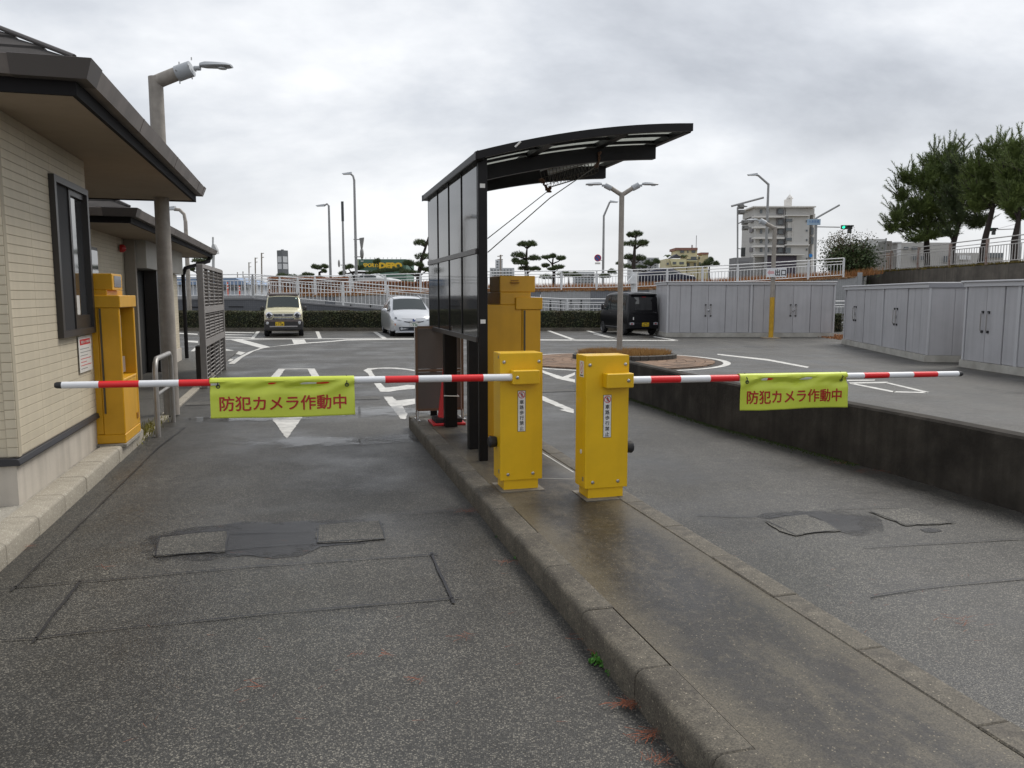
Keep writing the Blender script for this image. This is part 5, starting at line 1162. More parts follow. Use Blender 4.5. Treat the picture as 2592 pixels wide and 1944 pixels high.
cloud_pine('tall clipped pine with tiered pads just left of the shelter panels',1058,760,48,[(1066,617,19,9),(1076,651,26,9),(1034,668,15,10),(1063,672,10,8),(1035,690,24,6),(1078,684,14,6)],[(1062,760),(1058,700),(1066,660),(1078,625),(1085,600)],1)
cloud_pine('low clipped pine left of the pale street light',806,745,56,[(800,678,13,7),(822,676,8,5),(783,697,13,5),(810,706,12,4),(823,688,5,4)],[(812,745),(810,700),(808,690),(818,682),(800,680)],2,.13)
cloud_pine('small clipped pine in front of the green store sign, left side',905,745,52,[(885,679,13,7),(910,680,11,6),(868,694,8,5),(955,664,8,6),(975,686,22,5),(945,691,17,4),(1008,684,14,5)],[(895,745),(896,700),(890,690),(955,690),(958,668)],3,.13)
cloud_pine('clipped pine with round head right of the shelter',1335,745,50,[(1325,621,14,8),(1345,619,13,9),(1312,648,17,9),(1352,656,15,8),(1318,667,18,8),(1330,680,18,5),(1355,681,13,4),(1305,660,8,6)],[(1336,750),(1333,690),(1332,655),(1334,628)],4,.17)
cloud_pine('smaller clipped pine with open branches near the shelter',1402,745,52,[(1383,653,11,5),(1420,656,11,7),(1400,650,7,6),(1381,674,10,5),(1413,679,14,6),(1397,683,10,3)],[(1403,745),(1402,690),(1398,668),(1400,655)],5,.13)
cloud_pine('tall clipped pine with flat pads behind the two armed lamp',1605,740,50,[(1594,598,9,6),(1613,594,13,7),(1604,619,33,8),(1628,616,12,6),(1596,653,16,8),(1622,655,14,8)],[(1602,740),(1603,670),(1606,630),(1610,600)],6,.17)
cloud_pine('low scrubby pine left of the yellow house',1648,740,70,[(1642,668,12,8),(1660,664,8,8),(1625,676,14,5),(1570,668,10,6),(1590,676,16,7)],[(1640,740),(1642,690),(1648,672)],7,.13)
cloud_pine('bushy low pine right of the yellow house',1795,740,70,[(1790,668,11,10),(1800,660,7,9),(1812,670,8,8),(1782,674,9,6)],[(1796,740),(1796,690),(1797,672)],8,.15)
cloud_pine('dark evergreen mound below the dark pylon sign',735,745,70,[(720,699,18,6),(750,701,20,5),(735,704,22,6),(770,702,10,5)],[(735,745),(735,705)],9,.12)
cloud_pine('dark pine branch showing under the second building eave',505,745,60,[(500,662,16,8),(486,682,8,10),(520,655,10,6)],[(500,745),(500,690),(498,665)],10,.15)
cloud_pine('low dark evergreens behind the railing right of the shelter',1440,745,56,[(1432,695,22,6),(1455,697,14,5),(1530,700,14,6),(1385,702,18,6),(1548,690,10,7)],[(1440,745),(1440,700)],11,.1)

def big_pine(label,px,base_py,Y,trunk,blobs,shoots,seed,m=PG2,r0=.17):
    rnd=random.Random(seed); b=D(px,base_py,Y); zb=2.93; o=Vector((b.x,Y,zb)); k=Y/1992
    t=thing('pine_tree',label,'tree',(b.x,Y,zb),0,'big pines behind the weathered railing')
    tp=[D(x,y,Y)-o+Vector((0,rnd.gauss(0,.15),0)) for x,y in trunk]; tp[0]=Vector((0,0,-.2)); n=len(tp)
    mb=MB(); mb.tube(tp,[r0*(1-.8*i/(n-1)) for i in range(n)],9); fo=MB()
    for (x,y,hw,hh) in blobs:
        rx,rz=hw*k,hh*k; c=D(x,y,Y)-o+Vector((0,rnd.uniform(-1,1)*rx*.6,0))
        near=min(tp[1:],key=lambda q:(q-c).length+max(0,q.z-c.z)*1.5); branchy(mb,near,c,r0*.32,r0*.1,rnd)
        for j in range(int(110+rx*rz*330)):
            v=Vector((rnd.gauss(0,1),rnd.gauss(0,1),rnd.gauss(.15,1))).normalized(); s=rnd.random()**.45
            if noise.noise(c*1.7+v*1.6)<-.16 or noise.noise((c+v*rx)*2.3+Vector((seed,0,0)))<-.20: continue
            e=c+Vector((v.x*rx*s,v.y*rx*s,v.z*rz*s)); dr=(v+Vector((0,0,.75))).normalized(); ln=rnd.uniform(.22,.5)
            p=e-dr*ln
            for i in range(4): tuft(fo,p+dr*ln*(i/3),dr,.21,.016,6,rnd)
        for j in range(9):
            a=rnd.uniform(-.2,3.34); q=c+Vector((math.cos(a)*rx*.9,rnd.uniform(-.5,.5)*rx,math.sin(a)*rz*.85)); dr=Vector((math.cos(a)*.8,rnd.gauss(0,.3),.5+abs(math.sin(a)))).normalized(); ln=rnd.uniform(.35,.75)
            mb.tube([q-dr*.2,q+dr*ln],[.018,.008],4,caps=False)
            for i in range(7): tuft(fo,q+dr*ln*(i/6),dr,.18,.014,6,rnd)
    for (x,y,x2,y2) in shoots:
        p,q=D(x,y,Y)-o,D(x2,y2,Y)-o; mb.tube([p,q],[.03,.012],4,caps=False); nn=int((q-p).length/.07)+2
        for i in range(nn): tuft(fo,p.lerp(q,i/nn),(q-p),.17,.013,7,rnd)
    mb.build('trunk',BARK,t,smooth=50); fo.build('crown',m,t,fix=False); return t
big_pine('big pine with spiky leader shoots, leftmost of the pines on the right',2347,680,42,[(2345,680),(2350,600),(2362,540),(2370,470),(2368,400)],
 [(2300,560,38,30),(2285,490,26,24),(2345,520,50,34),(2330,450,45,36),(2375,420,40,40),(2390,480,40,40),(2400,560,45,28),(2310,600,30,18),(2355,590,36,22),(2265,550,22,14),(2410,390,30,30),(2420,450,30,40),(2260,575,16,10),(2290,450,18,14),(2320,520,40,34),(2360,470,46,40),(2390,430,34,34),(2385,530,40,30),(2340,560,40,24),(2290,530,30,20)],
 [(2365,400,2366,340),(2365,385,2352,360),(2368,385,2382,352),(2340,420,2322,395),(2345,430,2345,390),(2300,460,2290,425),(2310,450,2312,405),(2395,400,2408,358),(2400,390,2438,345),(2440,400,2440,338),(2440,380,2462,352),(2440,370,2425,350),(2270,480,2262,455),(2262,560,2238,560),(2270,530,2252,510),(2280,500,2272,468),(2258,580,2236,568)],51,PG2)
big_pine('slender leaning pine between the leftmost pine and the thick trunked one',2408,675,40,[(2404,675),(2412,620),(2428,560),(2440,480),(2450,420)],
 [(2440,500,38,40),(2450,440,34,34),(2425,545,34,22),(2460,560,30,22),(2475,560,24,20),(2405,585,26,14),(2470,480,30,30),(2420,500,34,34),(2430,420,28,30)],[(2440,430,2440,380),(2425,450,2415,405),(2455,420,2460,385)],52,PG)
big_pine('tall pine with leaning trunk, third from the left on the right bank',2480,665,37.5,[(2478,665),(2488,600),(2505,530),(2520,450),(2530,390)],
 [(2505,490,46,42),(2530,430,50,44),(2485,430,38,36),(2515,380,36,30),(2555,400,36,36),(2560,470,34,36),(2470,480,26,28),(2540,500,40,26),(2480,520,30,18),(2500,440,44,40),(2530,470,44,36),(2490,480,36,30)],[(2500,400,2498,350),(2530,380,2527,335),(2555,385,2562,338),(2480,420,2472,375),(2515,370,2508,345)],53,PG2)
big_pine('pine with forked trunk at the right edge',2568,660,35.5,[(2566,660),(2566,610),(2572,560),(2580,500),(2590,420)],
 [(2575,480,40,44),(2600,430,46,44),(2560,440,34,36),(2590,380,40,34),(2610,500,40,40),(2550,520,26,20),(2580,540,34,20),(2585,440,44,44),(2560,490,36,34)],[(2585,390,2590,345),(2560,420,2552,380)],54,PG2)
# bush leaning over the grey wall
rnd=random.Random(77); bY=42.5; b=D(2165,690,bY); t=thing('leaning_bush','dark bush with bare reddish twigs leaning over the grey wall corner','bush',(b.x,bY,2.6)); o=Vector((b.x,bY,2.6)); mb=MB(); fo=MB(); fo2=MB()
for i in range(60):
    q=D(rnd.uniform(2095,2190),rnd.uniform(600,675),bY)-o+Vector((0,rnd.gauss(0,.5),0)); s=D(rnd.uniform(2140,2175),688,bY)-o; branchy(mb,s,q,.03,.008,rnd,.3)
    for j in range(40):
        e=q+Vector((rnd.gauss(0,.22),rnd.gauss(0,.25),rnd.gauss(0,.2))); tuft(fo2,e,(rnd.gauss(0,1),rnd.gauss(0,1),1),.085,.03,1,rnd)
for i in range(13000):
    x,y=rnd.gauss(2152,24),rnd.gauss(662,19); e=D(x,y,bY)-o+Vector((0,rnd.gauss(0,.5),0)); tuft(fo,e,(rnd.gauss(0,1),rnd.gauss(0,1),.6),.13,.05,1,rnd)
mb.build('twigs',mat('twig',(.09,.05,.04),.9),t); fo.build('dense_foliage',mat('bush_leaf',(.065,.10,.028),.6,var=.6,vs=2),t,fix=False); fo2.build('sparse_foliage',mat('bush_leaf_red',(.11,.075,.04),.7,var=.8,vs=2,col2=(.06,.085,.03)),t,fix=False)

# ================================================================== cars
BV={}
def car(name,label,loc,rotz,st,paint,glass_front,sides,wheels,wr,scale=1.0,tag_cat='car',rimm=CHROME):
    t=thing(name,label,tag_cat,loc,rotz); t.scale=(scale,)*3
    def ring(s):
        y,zb,zs,zt,wl,ws,wt=s
        h=[(wl*.8,zb),(wl*.97,zb+.03),(wl,zb+.14),(ws,zb+.5*(zs-zb)),(ws*.995,zs-.06),(ws*.975,zs),(wt+(ws*.97-wt)*.12,zt-.09 if zt-zs>.2 else zs+(zt-zs)*.4),(wt*.93,zt-.02 if zt-zs>.2 else zt-.01),(wt*.5,zt+.012)]
        return [(0,y,zb)]+[(x,y,z) for x,z in h]+[(0,y,zt+.018)]+[(-x,y,z) for x,z in h[::-1]]
    rs=[ring(s) for s in st]; n=len(rs[0]); mb=MB(); vs=[p for r in rs for p in r]
    fs=[(i*n+k,i*n+(k+1)%n,(i+1)*n+(k+1)%n,(i+1)*n+k) for i in range(len(rs)-1) for k in range(n)]+[tuple(range(n))[::-1],tuple((len(rs)-1)*n+k for k in range(n))]
    mb.add(vs,fs); bo=mb.build('body',paint,t,smooth=32); from mathutils.bvhtree import BVHTree; BV[t.name]=BVHTree.FromPolygons([Vector(v) for v in mb.v],mb.f)
    t['_']=0; del t['_']
    def lerp(a,b,f): return [x+(y-x)*f for x,y in zip(a,b)]
    def at(y):
        for a,b in zip(st,st[1:]):
            if a[0]<=y<=b[0]: return lerp(a,b,(y-a[0])/(b[0]-a[0]))
        return st[-1]
    for (nm,a,b,fa,fb,wf) in glass_front:
        mb=MB(); q=[]
        A_,B_=at(a),at(b)
        for f in (fa,(fa*2+fb)/3,(fa+fb*2)/3,fb):
            y=a+(b-a)*f; z=A_[3]+(B_[3]-A_[3])*f; wt=(A_[6]+(B_[6]-A_[6])*f)
            for g in (-1,-.5,0,.5,1): q.append((g*wt*wf,y+(-.012 if b>a else .012),z+.026-abs(g)**3*.03))
        mb.add(q,[(i*5+k,i*5+k+1,(i+1)*5+k+1,(i+1)*5+k) for i in range(3) for k in range(4)]); mb.build(nm,CARGL,t,smooth=True,fix=False)
    for (a,b,ta,tb) in sides:
        for s in (-1,1):
            mb=MB(); q=[]
            for y,tp in ((a,ta),(b,tb)):
                S=at(y); x0,z0=S[5]*.975,S[2]+.02; x1,z1=S[6]+(S[5]*.97-S[6])*.12,S[3]-.11
                q+=[(s*(x0+.008),y,z0),(s*(x0+(x1-x0)*tp+.008),y,z0+(z1-z0)*tp)]
            mb.add(q,[(0,2,3,1)]); mb.build('side_window',CARGL,t,fix=False)
    ty=MB().lathe([(wr*.62,-.085),(wr*.93,-.095),(wr,-.07),(wr,.07),(wr*.93,.095),(wr*.62,.085)],20).mesh('tyre',smooth=40); ty.materials.append(TYRE)
    rm=MB().lathe([(.002,.075),(wr*.16,.08),(wr*.55,.055),(wr*.62,.09),(wr*.64,.06),(wr*.6,-.08),(.002,-.08)],20).mesh('rim',smooth=40); rm.materials.append(rimm)
    sp=MB().box(wr*.14,wr*.56,-.02,.02,.06,.085).mesh('spoke'); sp.materials.append(rimm)
    for (x,y) in wheels:
        w=inst(ty,'tyre',t,(x,y,wr),(0,rad(90) if x>0 else rad(-90),0)); r_=inst(rm,'rim',w)
    return t
def decal(t,nm,m,pts,off=.008,sgn=-1):
    bm=bmesh.new(); f=bm.faces.new([bm.verts.new((x,0,z)) for x,z in pts]); f.normal_update(); bmesh.ops.triangulate(bm,faces=bm.faces[:])
    for _ in range(3): bmesh.ops.subdivide_edges(bm,edges=[e for e in bm.edges if e.calc_length()>.05],cuts=1)
    bmesh.ops.triangulate(bm,faces=bm.faces[:])
    for v in bm.verts:
        h=BV[t.name].ray_cast(Vector((v.co.x,sgn*3,v.co.z)),Vector((0,-sgn,0)))
        v.co.y=(h[0].y if h[0] is not None else 0)+sgn*off
    me=bpy.data.meshes.new(nm); bm.to_mesh(me); bm.free()
    for p in me.polygons: p.use_smooth=True
    return obj(nm,me,m,t)
def cbox(t,nm,m,x0,x1,y0,y1,z0,z1,bev=.01): return MB().box(x0,x1,y0,y1,z0,z1).build(nm,m,t,bevel=bev)
def plate(t,x,y,z,col,txt,tc,w=.33,h=.165):
    p=MB().box(x-w/2,x+w/2,y-.008,y,z-h/2,z+h/2).build('number_plate',col,t); obj('lettering',fit_text(txt,w*.80,h*.45,.02),tc,p,(x,y-.0095,z-h*.12),(rad(90),0,0)); MB().box(x-w*.22,x+w*.22,y-.0092,y-.008,z+h*.22,z+h*.36).build('plate_text',tc,p)
CREAM=mat('cream_paint',(.60,.56,.38),.3,coat=.6); BRN=mat('brown_paint',(.115,.092,.088),.35,coat=.4); BLKP=mat('black_paint',(.006,.006,.008),.28,spec=.3); SILV=mat('silver_paint',(.56,.575,.60),.28,metal=.25,coat=.7); DKP=mat('dark_plastic',(.028,.026,.027),.55)
WHTC=mat('white_paint',(.74,.75,.76),.25,coat=.5); PLY=mat('plate_yellow',(.72,.48,.015),.45); LENS=mat('lamp_lens_clear',(.48,.5,.53),.12,spec=.8); LENSD=mat('lamp_dark',(.03,.035,.05),.12,spec=.8); ORG=mat('indicator',(.55,.22,.10),.3); REDL=mat('red_lens',(.30,.012,.02),.2)
stH=[(0,.36,.82,.88,.60,.64,.56),(.05,.26,.88,.97,.70,.715,.63),(.2,.22,.96,1.03,.735,.735,.67),(.62,.2,1.04,1.09,.735,.7375,.67),(1.0,.2,1.06,1.585,.735,.7375,.615),(1.7,.2,1.07,1.67,.735,.7375,.615),(2.9,.2,1.07,1.65,.735,.735,.60),(3.3,.22,1.0,1.55,.73,.73,.58),(3.4,.4,.95,1.35,.68,.68,.52)]
cH=R(-.70,32.25); hu=car('parked_car','cream boxy small car with brown roof and round lamps, parked facing us','','' ,stH,CREAM,[],[],[],.29) if False else car('parked_car','cream boxy small car with brown roof and round lamps, parked facing us',tuple(cH),RA,stH,CREAM,[('windscreen',.62,1.0,.10,.93,.93)],[(1.05,1.9,.86,.98),(1.95,2.8,.98,.98)],[(-.66,.62),(.66,.62),(-.66,3.0),(.66,3.0)],.29)
mb=MB(); mb.extr([(-.57,1.60),(.57,1.60),(.585,1.66),(.50,1.70),(-.50,1.70),(-.585,1.66)],'y',1.0,3.1); mb.build('roof',BRN,hu,bevel=.03,seg=2)
for s in (-1,1): MB().tube([(s*.60,1.05,1.64),(s*.60,1.2,1.72),(s*.60,2.7,1.72),(s*.60,2.85,1.64)],.02,6).build('roof_rail',DKP,hu)
cbox(hu,'bumper',DKP,-.735,.735,-.045,.25,.24,.62,.05); cbox(hu,'bumper_upper',BRN,-.70,.70,-.05,.1,.58,.68,.02); cbox(hu,'skid_bar',mat('skid',(.36,.34,.34),.4),-.53,.53,-.062,-.04,.375,.425,.008)
cbox(hu,'grille',LENSD,-.36,.36,-.025,.0,.815,.87,.006); cbox(hu,'grille_bar',CHROME,-.42,.42,-.03,.0,.875,.905,.008); cbox(hu,'grille_bar',CHROME,-.36,.36,-.032,.0,.785,.81,.008); cbox(hu,'lower_grille',LENSD,-.40,.40,-.052,-.02,.685,.735,.012); cbox(hu,'lower_bar',CHROME,-.36,.36,-.058,-.05,.70,.715,.003)
cbox(hu,'emblem',CHROME,-.045,.045,-.042,-.02,.805,.885,.015)
for s in (-1,1):
    h_=MB().lathe([(.002,0),(.135,0),(.135,.05),(.105,.07),(.002,.07)],20).build('headlight',CHROME,hu,loc=(s*.535,.01,.845),rot=(rad(90),0,0),smooth=40); MB().lathe([(.002,.068),(.085,.068),(.07,.085),(.002,.09)],18).build('lens',LENSD,h_,smooth=40)
    cbox(hu,'indicator',ORG,s*.655-.03,s*.655+.03,-.005,.03,.82,.87,.006); f_=MB().lathe([(.002,0),(.062,0),(.062,.02),(.002,.022)],14).build('fog_lamp',CHROME,hu,loc=(s*.61,-.045,.545),rot=(rad(90),0,0)); MB().lathe([(.002,.02),(.045,.02),(.002,.03)],12).build('lens',LENS,f_)
    MB().ell((s*.83,.86,1.10),(.085,.06,.10),10,8).build('mirror',DKP,hu,smooth=True)
plate(hu,-.14,-.052,.50,PLY,'11-28',KTXT)
MB().tube([(-.5,.66,1.135),(.05,.70,1.15)],.012,5).build('wiper',KTXT,hu)
MB().lathe([(.002,0),(.035,0),(.002,.003)],12).build('inspection_sticker',mat('sticker_green',(.45,.62,.55),.4),hu,loc=(.50,.90,1.50),rot=(rad(55),0,0))

stP=[(0,.30,.52,.60,.66,.68,.56),(.06,.22,.60,.70,.78,.80,.70),(.25,.18,.72,.82,.87,.875,.76),(.6,.17,.82,.93,.885,.8875,.78),(1.12,.17,.93,1.02,.885,.8875,.72),(1.95,.17,.98,1.49,.885,.8875,.60),(2.7,.17,1.0,1.575,.885,.8875,.61),(3.8,.17,1.03,1.55,.88,.885,.60),(4.4,.22,1.03,1.36,.86,.865,.62),(4.62,.42,.9,1.0,.8,.8,.6)]
pr=car('parked_car','silver wagon with low nose, parked facing us beside the shelter panels',tuple(R(4.28,30.95)),RA,stP,SILV,[('windscreen',1.12,1.95,.06,.95,.98)],[(1.55,2.55,.62,.98),(2.6,3.6,.98,.98)],[(-.78,.86),(.78,.86),(-.78,3.62),(.78,3.62)],.315)
decal(pr,'air_intake',LENSD,[(-.60,.38),(-.56,.24),(.56,.24),(.60,.38)],.012); cbox(pr,'chin',SILV,-.74,.74,-.035,.2,.15,.215,.03)
decal(pr,'grille',LENSD,[(-.40,.615),(0,.545),(.40,.615),(.38,.58),(0,.505),(-.38,.58)],.010); decal(pr,'grille_bar',CHROME,[(-.42,.645),(0,.578),(.42,.645),(.41,.622),(0,.555),(-.41,.622)],.016)
decal(pr,'bonnet_line',mat('seam',(.12,.12,.13),.5),[(-.48,.712),(0,.70),(.48,.712),(.48,.704),(0,.69),(-.48,.704)],.006)
MB().lathe([(.002,0),(.062,0),(.062,.02),(.002,.025)],18).build('emblem',mat('emblem_blue',(.06,.10,.30),.2),pr,loc=(0,-.0,.645),rot=(rad(80),0,0)); MB().tube([(.066*math.cos(2*math.pi*k/16),-.022,.645+.048*math.sin(2*math.pi*k/16)) for k in range(16)],.009,5,closed=True).build('emblem_ring',CHROME,pr)
for s in (-1,1):
    h_=decal(pr,'headlight',LENS,[(s*.78,.85),(s*.63,.755),(s*.45,.615),(s*.62,.655),(s*.80,.69),(s*.835,.76)],.012)
    b_=decal(pr,'bulb',LENSD,[(s*.70,.775),(s*.65,.755),(s*.65,.705),(s*.71,.70),(s*.76,.73)],.02); b_.parent=h_
    decal(pr,'lamp_edge',LENSD,[(s*.66,.672),(s*.55,.645),(s*.47,.617),(s*.62,.652)],.02).parent=h_
    f_=MB().lathe([(.002,0),(.05,0),(.05,.03),(.002,.035)],12).build('fog_lamp',LENS,pr,loc=(s*.49,-.01,.31),rot=(rad(90),0,0)); decal(pr,'reflector',ORG,[(s*.72,.52),(s*.76,.52),(s*.755,.44),(s*.715,.44)],.01)
    MB().ell((s*1.0,1.42,1.02),(.11,.075,.085),10,8).build('mirror',SILV,pr,smooth=True); MB().box(s*.88-.06,s*.88+.06,1.40,1.44,.98,1.02).build('mirror_arm',DKP,pr)
    MB().tube([(s*.60,1.9,1.50),(s*.60,2.7,1.60),(s*.60,3.9,1.57)],.018,6).build('roof_rail',SILV,pr)
plate(pr,0,-.035,.47,WSTK,'・3 30',mat('plate_green',(.03,.16,.08),.5))

stV=[(0,.40,.95,1.50,.66,.69,.60),(.05,.28,1.0,1.72,.715,.725,.635),(.14,.24,1.05,1.83,.735,.7375,.65),(.6,.22,1.08,1.88,.735,.7375,.655),(2.3,.22,1.08,1.87,.735,.7375,.65),(2.75,.22,1.06,1.80,.735,.7375,.63),(3.15,.22,1.02,1.12,.735,.735,.66),(3.32,.24,.9,1.0,.72,.72,.62),(3.395,.36,.75,.82,.64,.66,.54)]
van=car('parked_van','black boxy small van seen from behind, parked beside the grey shed',tuple(R(13.45,29.5)),RA,stV,BLKP,[],[(.35,1.15,.98,.98),(1.25,2.0,.98,.98),(2.1,2.85,.98,.55)],[(-.66,.55),(.66,.55),(-.66,2.95),(.66,2.95)],.275,.93,'van')
mb=MB(); q=[]
for f in range(4):
    z=1.10+.56*f/3; S=stV[0]; wd=.60-.05*f/3; y=-.012+.10*max(0,(z-1.45)/.3)**2*.6
    for g in (-1,-.5,0,.5,1): q.append((g*wd,y+.03*abs(g)**4,z))
mb.add(q,[(i*5+k,i*5+k+1,(i+1)*5+k+1,(i+1)*5+k) for i in range(3) for k in range(4)]); mb.build('rear_window',mat('privacy_glass',(.012,.013,.014),.05,spec=.8,coat=.6),van,smooth=True,fix=False)
cbox(van,'rear_bumper',BLKP,-.70,.70,-.05,.15,.28,.56,.04); cbox(van,'spoiler',BLKP,-.60,.60,-.03,.2,1.74,1.80,.02); cbox(van,'brake_light',REDL,-.09,.09,-.005,.03,1.655,1.685,.005); cbox(van,'tailgate_step',BLKP,-.55,.55,-.03,.02,.93,1.0,.015)
for s in (-1,1):
    cbox(van,'tail_light',LENS,s*.565-.10,s*.565+.10,-.066,-.04,.46,.565,.01); cbox(van,'tail_light_red',REDL,s*.565-.06,s*.565+.05,-.070,-.06,.48,.53,.004)
    MB().ell((s*.84,2.78,1.22),(.07,.06,.13),10,8).build('mirror',DKP,van,smooth=True); MB().box(s*.74-.05,s*.74+.05,2.76,2.80,1.12,1.16).build('mirror_arm',DKP,van); cbox(van,'door_handle',CHROME,s*.742-.006,s*.742+.006,1.95,2.1,.93,.96,.004); cbox(van,'sill_trim',mat('sill',(.22,.22,.23),.4,metal=.6),s*.737-.006,s*.737+.006,.9,2.6,.33,.36,.003)
plate(van,.08,-.052,.475,PLY,'56-13',KTXT)
obj('badge',fit_text('G turbo',.16,.05,.01),CHROME,van,(.53,-.012,1.0),(rad(90),0,0)); MB().box(-.50,-.455,-.013,-.006,.68,.80).build('badge',WSTK,van)
stS=[(0,.3,.6,.68,.7,.72,.6),(.2,.2,.75,.85,.85,.86,.76),(1.1,.18,.9,1.0,.88,.885,.75),(1.9,.18,.95,1.42,.885,.885,.6),(3.0,.18,.97,1.46,.885,.885,.6),(3.9,.2,.97,1.12,.87,.875,.68),(4.5,.3,.9,1.02,.84,.85,.7),(4.6,.45,.8,.9,.75,.75,.6)]
def passing(label,pxc,Y,paint,direction,zoff=0):
    b=D(pxc,740,Y); c=car('passing_car',label,(b.x+direction*2.3,Y,hzf(b.x)+zoff),rad(90)*direction if direction<0 else rad(90),stS,paint,[('windscreen',1.1,1.9,.06,.95,.97)],[(1.6,2.4,.6,.97),(2.45,3.4,.97,.85)],[(-.78,.85),(.78,.85),(-.78,3.6),(.78,3.6)],.31); return c
passing('white car passing behind the upper railing left of the shelter',932,54,WHTC,1,.22)
passing('dark navy car passing behind the railing below the yellow house',1685,64,mat('navy_paint',(.015,.017,.036),.35,spec=.3),1,.12)

# ================================================================== far buildings
BW=mat('bldg_window',(.10,.115,.125),.2,spec=.6)
def bbox(t,nm,m,Y,x0,y0,x1,y1,dp,dy=0.0,bev=0):
    a,b=D(x0,y1,Y+dy),D(x1,y0,Y+dy); o=t.location
    return MB().box(a.x-o.x,b.x-o.x,a.y-o.y,a.y-o.y+dp,a.z-o.z,b.z-o.z).build(nm,m,t,bevel=bev)
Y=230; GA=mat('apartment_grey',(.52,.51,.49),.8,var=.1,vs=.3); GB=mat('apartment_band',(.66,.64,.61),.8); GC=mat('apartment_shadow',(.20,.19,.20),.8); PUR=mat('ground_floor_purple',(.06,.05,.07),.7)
t=thing('apartment_block','grey apartment block with curved left side and little roof turret','building',tuple(D(1985,735,Y)))
bbox(t,'main_wall',GA,Y,1988,545,2050,735,14); bbox(t,'left_wall',GA,Y,1908,547,1987.5,735,14,2); bbox(t,'top_storey',GA,Y,1910,524,1988,546,12,3); bbox(t,'top_storey',GA,Y,1989,527,2062,544,12,3); bbox(t,'right_wing',GB,Y,2050.5,541,2064,735,10,4)
bbox(t,'roof_slab',GB,Y,1907,521.5,2066,524.5,16,1)
for y in (546,573,600,621,646): bbox(t,'balcony_band',GB,Y,1908,y,1986,y+4.5,2.2,0)
for y in (544,618.5): bbox(t,'ledge',GB,Y,1988,y,2050,y+2.5,1,-1)
bbox(t,'ledge',GB,Y,1905,643,2037,646,1.5,-2)
for r,y in enumerate((530,557,581,606,628)):
    for (x0,x1) in ((1924,1930),(1940,1947)): 
        w=bbox(t,'window',BW,Y,x0,y,x1,y+10,.5,1.7 if r else 2.7); 
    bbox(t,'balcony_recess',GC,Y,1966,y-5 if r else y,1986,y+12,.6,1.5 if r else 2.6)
    bbox(t,'balcony_window',BW,Y,1970,y-1,1982,y+11,.5,1.2 if r else 2.2)
for y in (554,577,602): bbox(t,'window',BW,Y,1990,y,2005,y+7,.5,-.3); 
bbox(t,'window',BW,Y,1989,627,2002,640,.5,-.3); bbox(t,'window_frame',GB,Y,2005.5,552,2007,612,.4,-.4)
for y in (557,581,605,629,652): bbox(t,'window',BW,Y,2041,y,2044.5,y+5,.5,-.3)
for y in (576,600): bbox(t,'window',BW,Y,2053,y,2060,y+18,.5,3.6)
bbox(t,'ground_floor',PUR,Y,1938,645,2017,735,2,-.8); bbox(t,'turret',GB,Y,1993,503,2005,523,3,4)
c=D(1999,503,Y+5.5)-Vector(t.location); MB().lathe([(1.05,0),(.9,.3),(.02,1.3),(.015,2.6)],6,tuple(c)).build('turret_roof',GB,t)
for k in range(6): bbox(t,'side_balcony',GC,Y,1904,550+k*25,1909,562+k*25,3,4)
bbox(t,'annex',mat('annex_grey',(.22,.22,.225),.8),Y,1858,652,1907,735,6,-6); bbox(t,'annex_shutter',mat('shutter_grey',(.16,.16,.165),.6),Y,1868,662,1896,735,.3,-6.4)
t=thing('far_tower','pale blue grey high rise far left of the apartment block','building',tuple(D(1895,735,600))); bbox(t,'wall',mat('tower_pale',(.46,.50,.54),.8),600,1889,628,1904,735,14); 
for y in range(632,690,5): bbox(t,'floor_line',mat('tower_line',(.32,.36,.40),.8),600,1890,y,1903,y+1.5,.5,-.6)
Y=280; YW=mat('yellow_render',(.60,.54,.35),.8); YW2=mat('yellow_frame',(.66,.62,.38),.7); RT=mat('red_tile_roof',(.26,.13,.105),.8); BLT=mat('dark_canopy',(.06,.06,.08),.7)
t=thing('yellow_house','pale yellow stepped house with red tiled roof beyond the railing','building',tuple(D(1740,735,Y)))
bbox(t,'top_storey',YW,Y,1713,633,1765,648,10,4); bbox(t,'upper_storey',YW,Y,1738,648,1766,735,12,2); bbox(t,'lower_storey',YW,Y,1684,655,1738,735,12,0); bbox(t,'right_wing',YW,Y,1766,648,1778,735,8,4); bbox(t,'stair_tower',YW,Y,1775,644,1793,735,6,6)
bbox(t,'roof',RT,Y,1710,627,1766,633.5,11,3.5); bbox(t,'roof',RT,Y,1774.5,639,1794,644,7,5.5)
for (x0,y0,x1,y1,d_) in ((1722,634,1732,640,3.6),(1740,634,1743,640,3.6),(1751,634,1760,640,3.6),(1749,650,1763,658,1.6),(1703,663,1712,669,-1.2),(1720,663,1731,669,-1.2),(1688,665,1693,670,-.4),(1739,666,1746,674,1.6),(1757,666,1762,674,1.6),(1768,650,1772,656,3.6),(1769,664,1774,672,3.6)): bbox(t,'window',BW,Y,x0,y0,x1,y1,.4,d_)
a,b=[D(x,y,Y-1)-Vector(t.location) for x,y in ((1695,658),(1738,673))]
MB().extr([(a.x+.2,a.z),(b.x-.5,a.z),(b.x+.1,b.z),(a.x+.9,b.z)],'y',-1,-.1).build('bay_frame',YW2,t)
bbox(t,'balcony',YW2,Y,1738,659,1767,661.5,2.5,0); bbox(t,'railing',BW,Y,1740,656,1766,659,.2,0)
a,b,c=[D(x,y,Y)-Vector(t.location) for x,y in ((1696,654),(1712,643),(1727,652))]; MB().extr([(a.x,a.z),(b.x,b.z),(c.x,c.z),(b.x,c.z)],'y',0,5).build('parasol_roof',BLT,t)
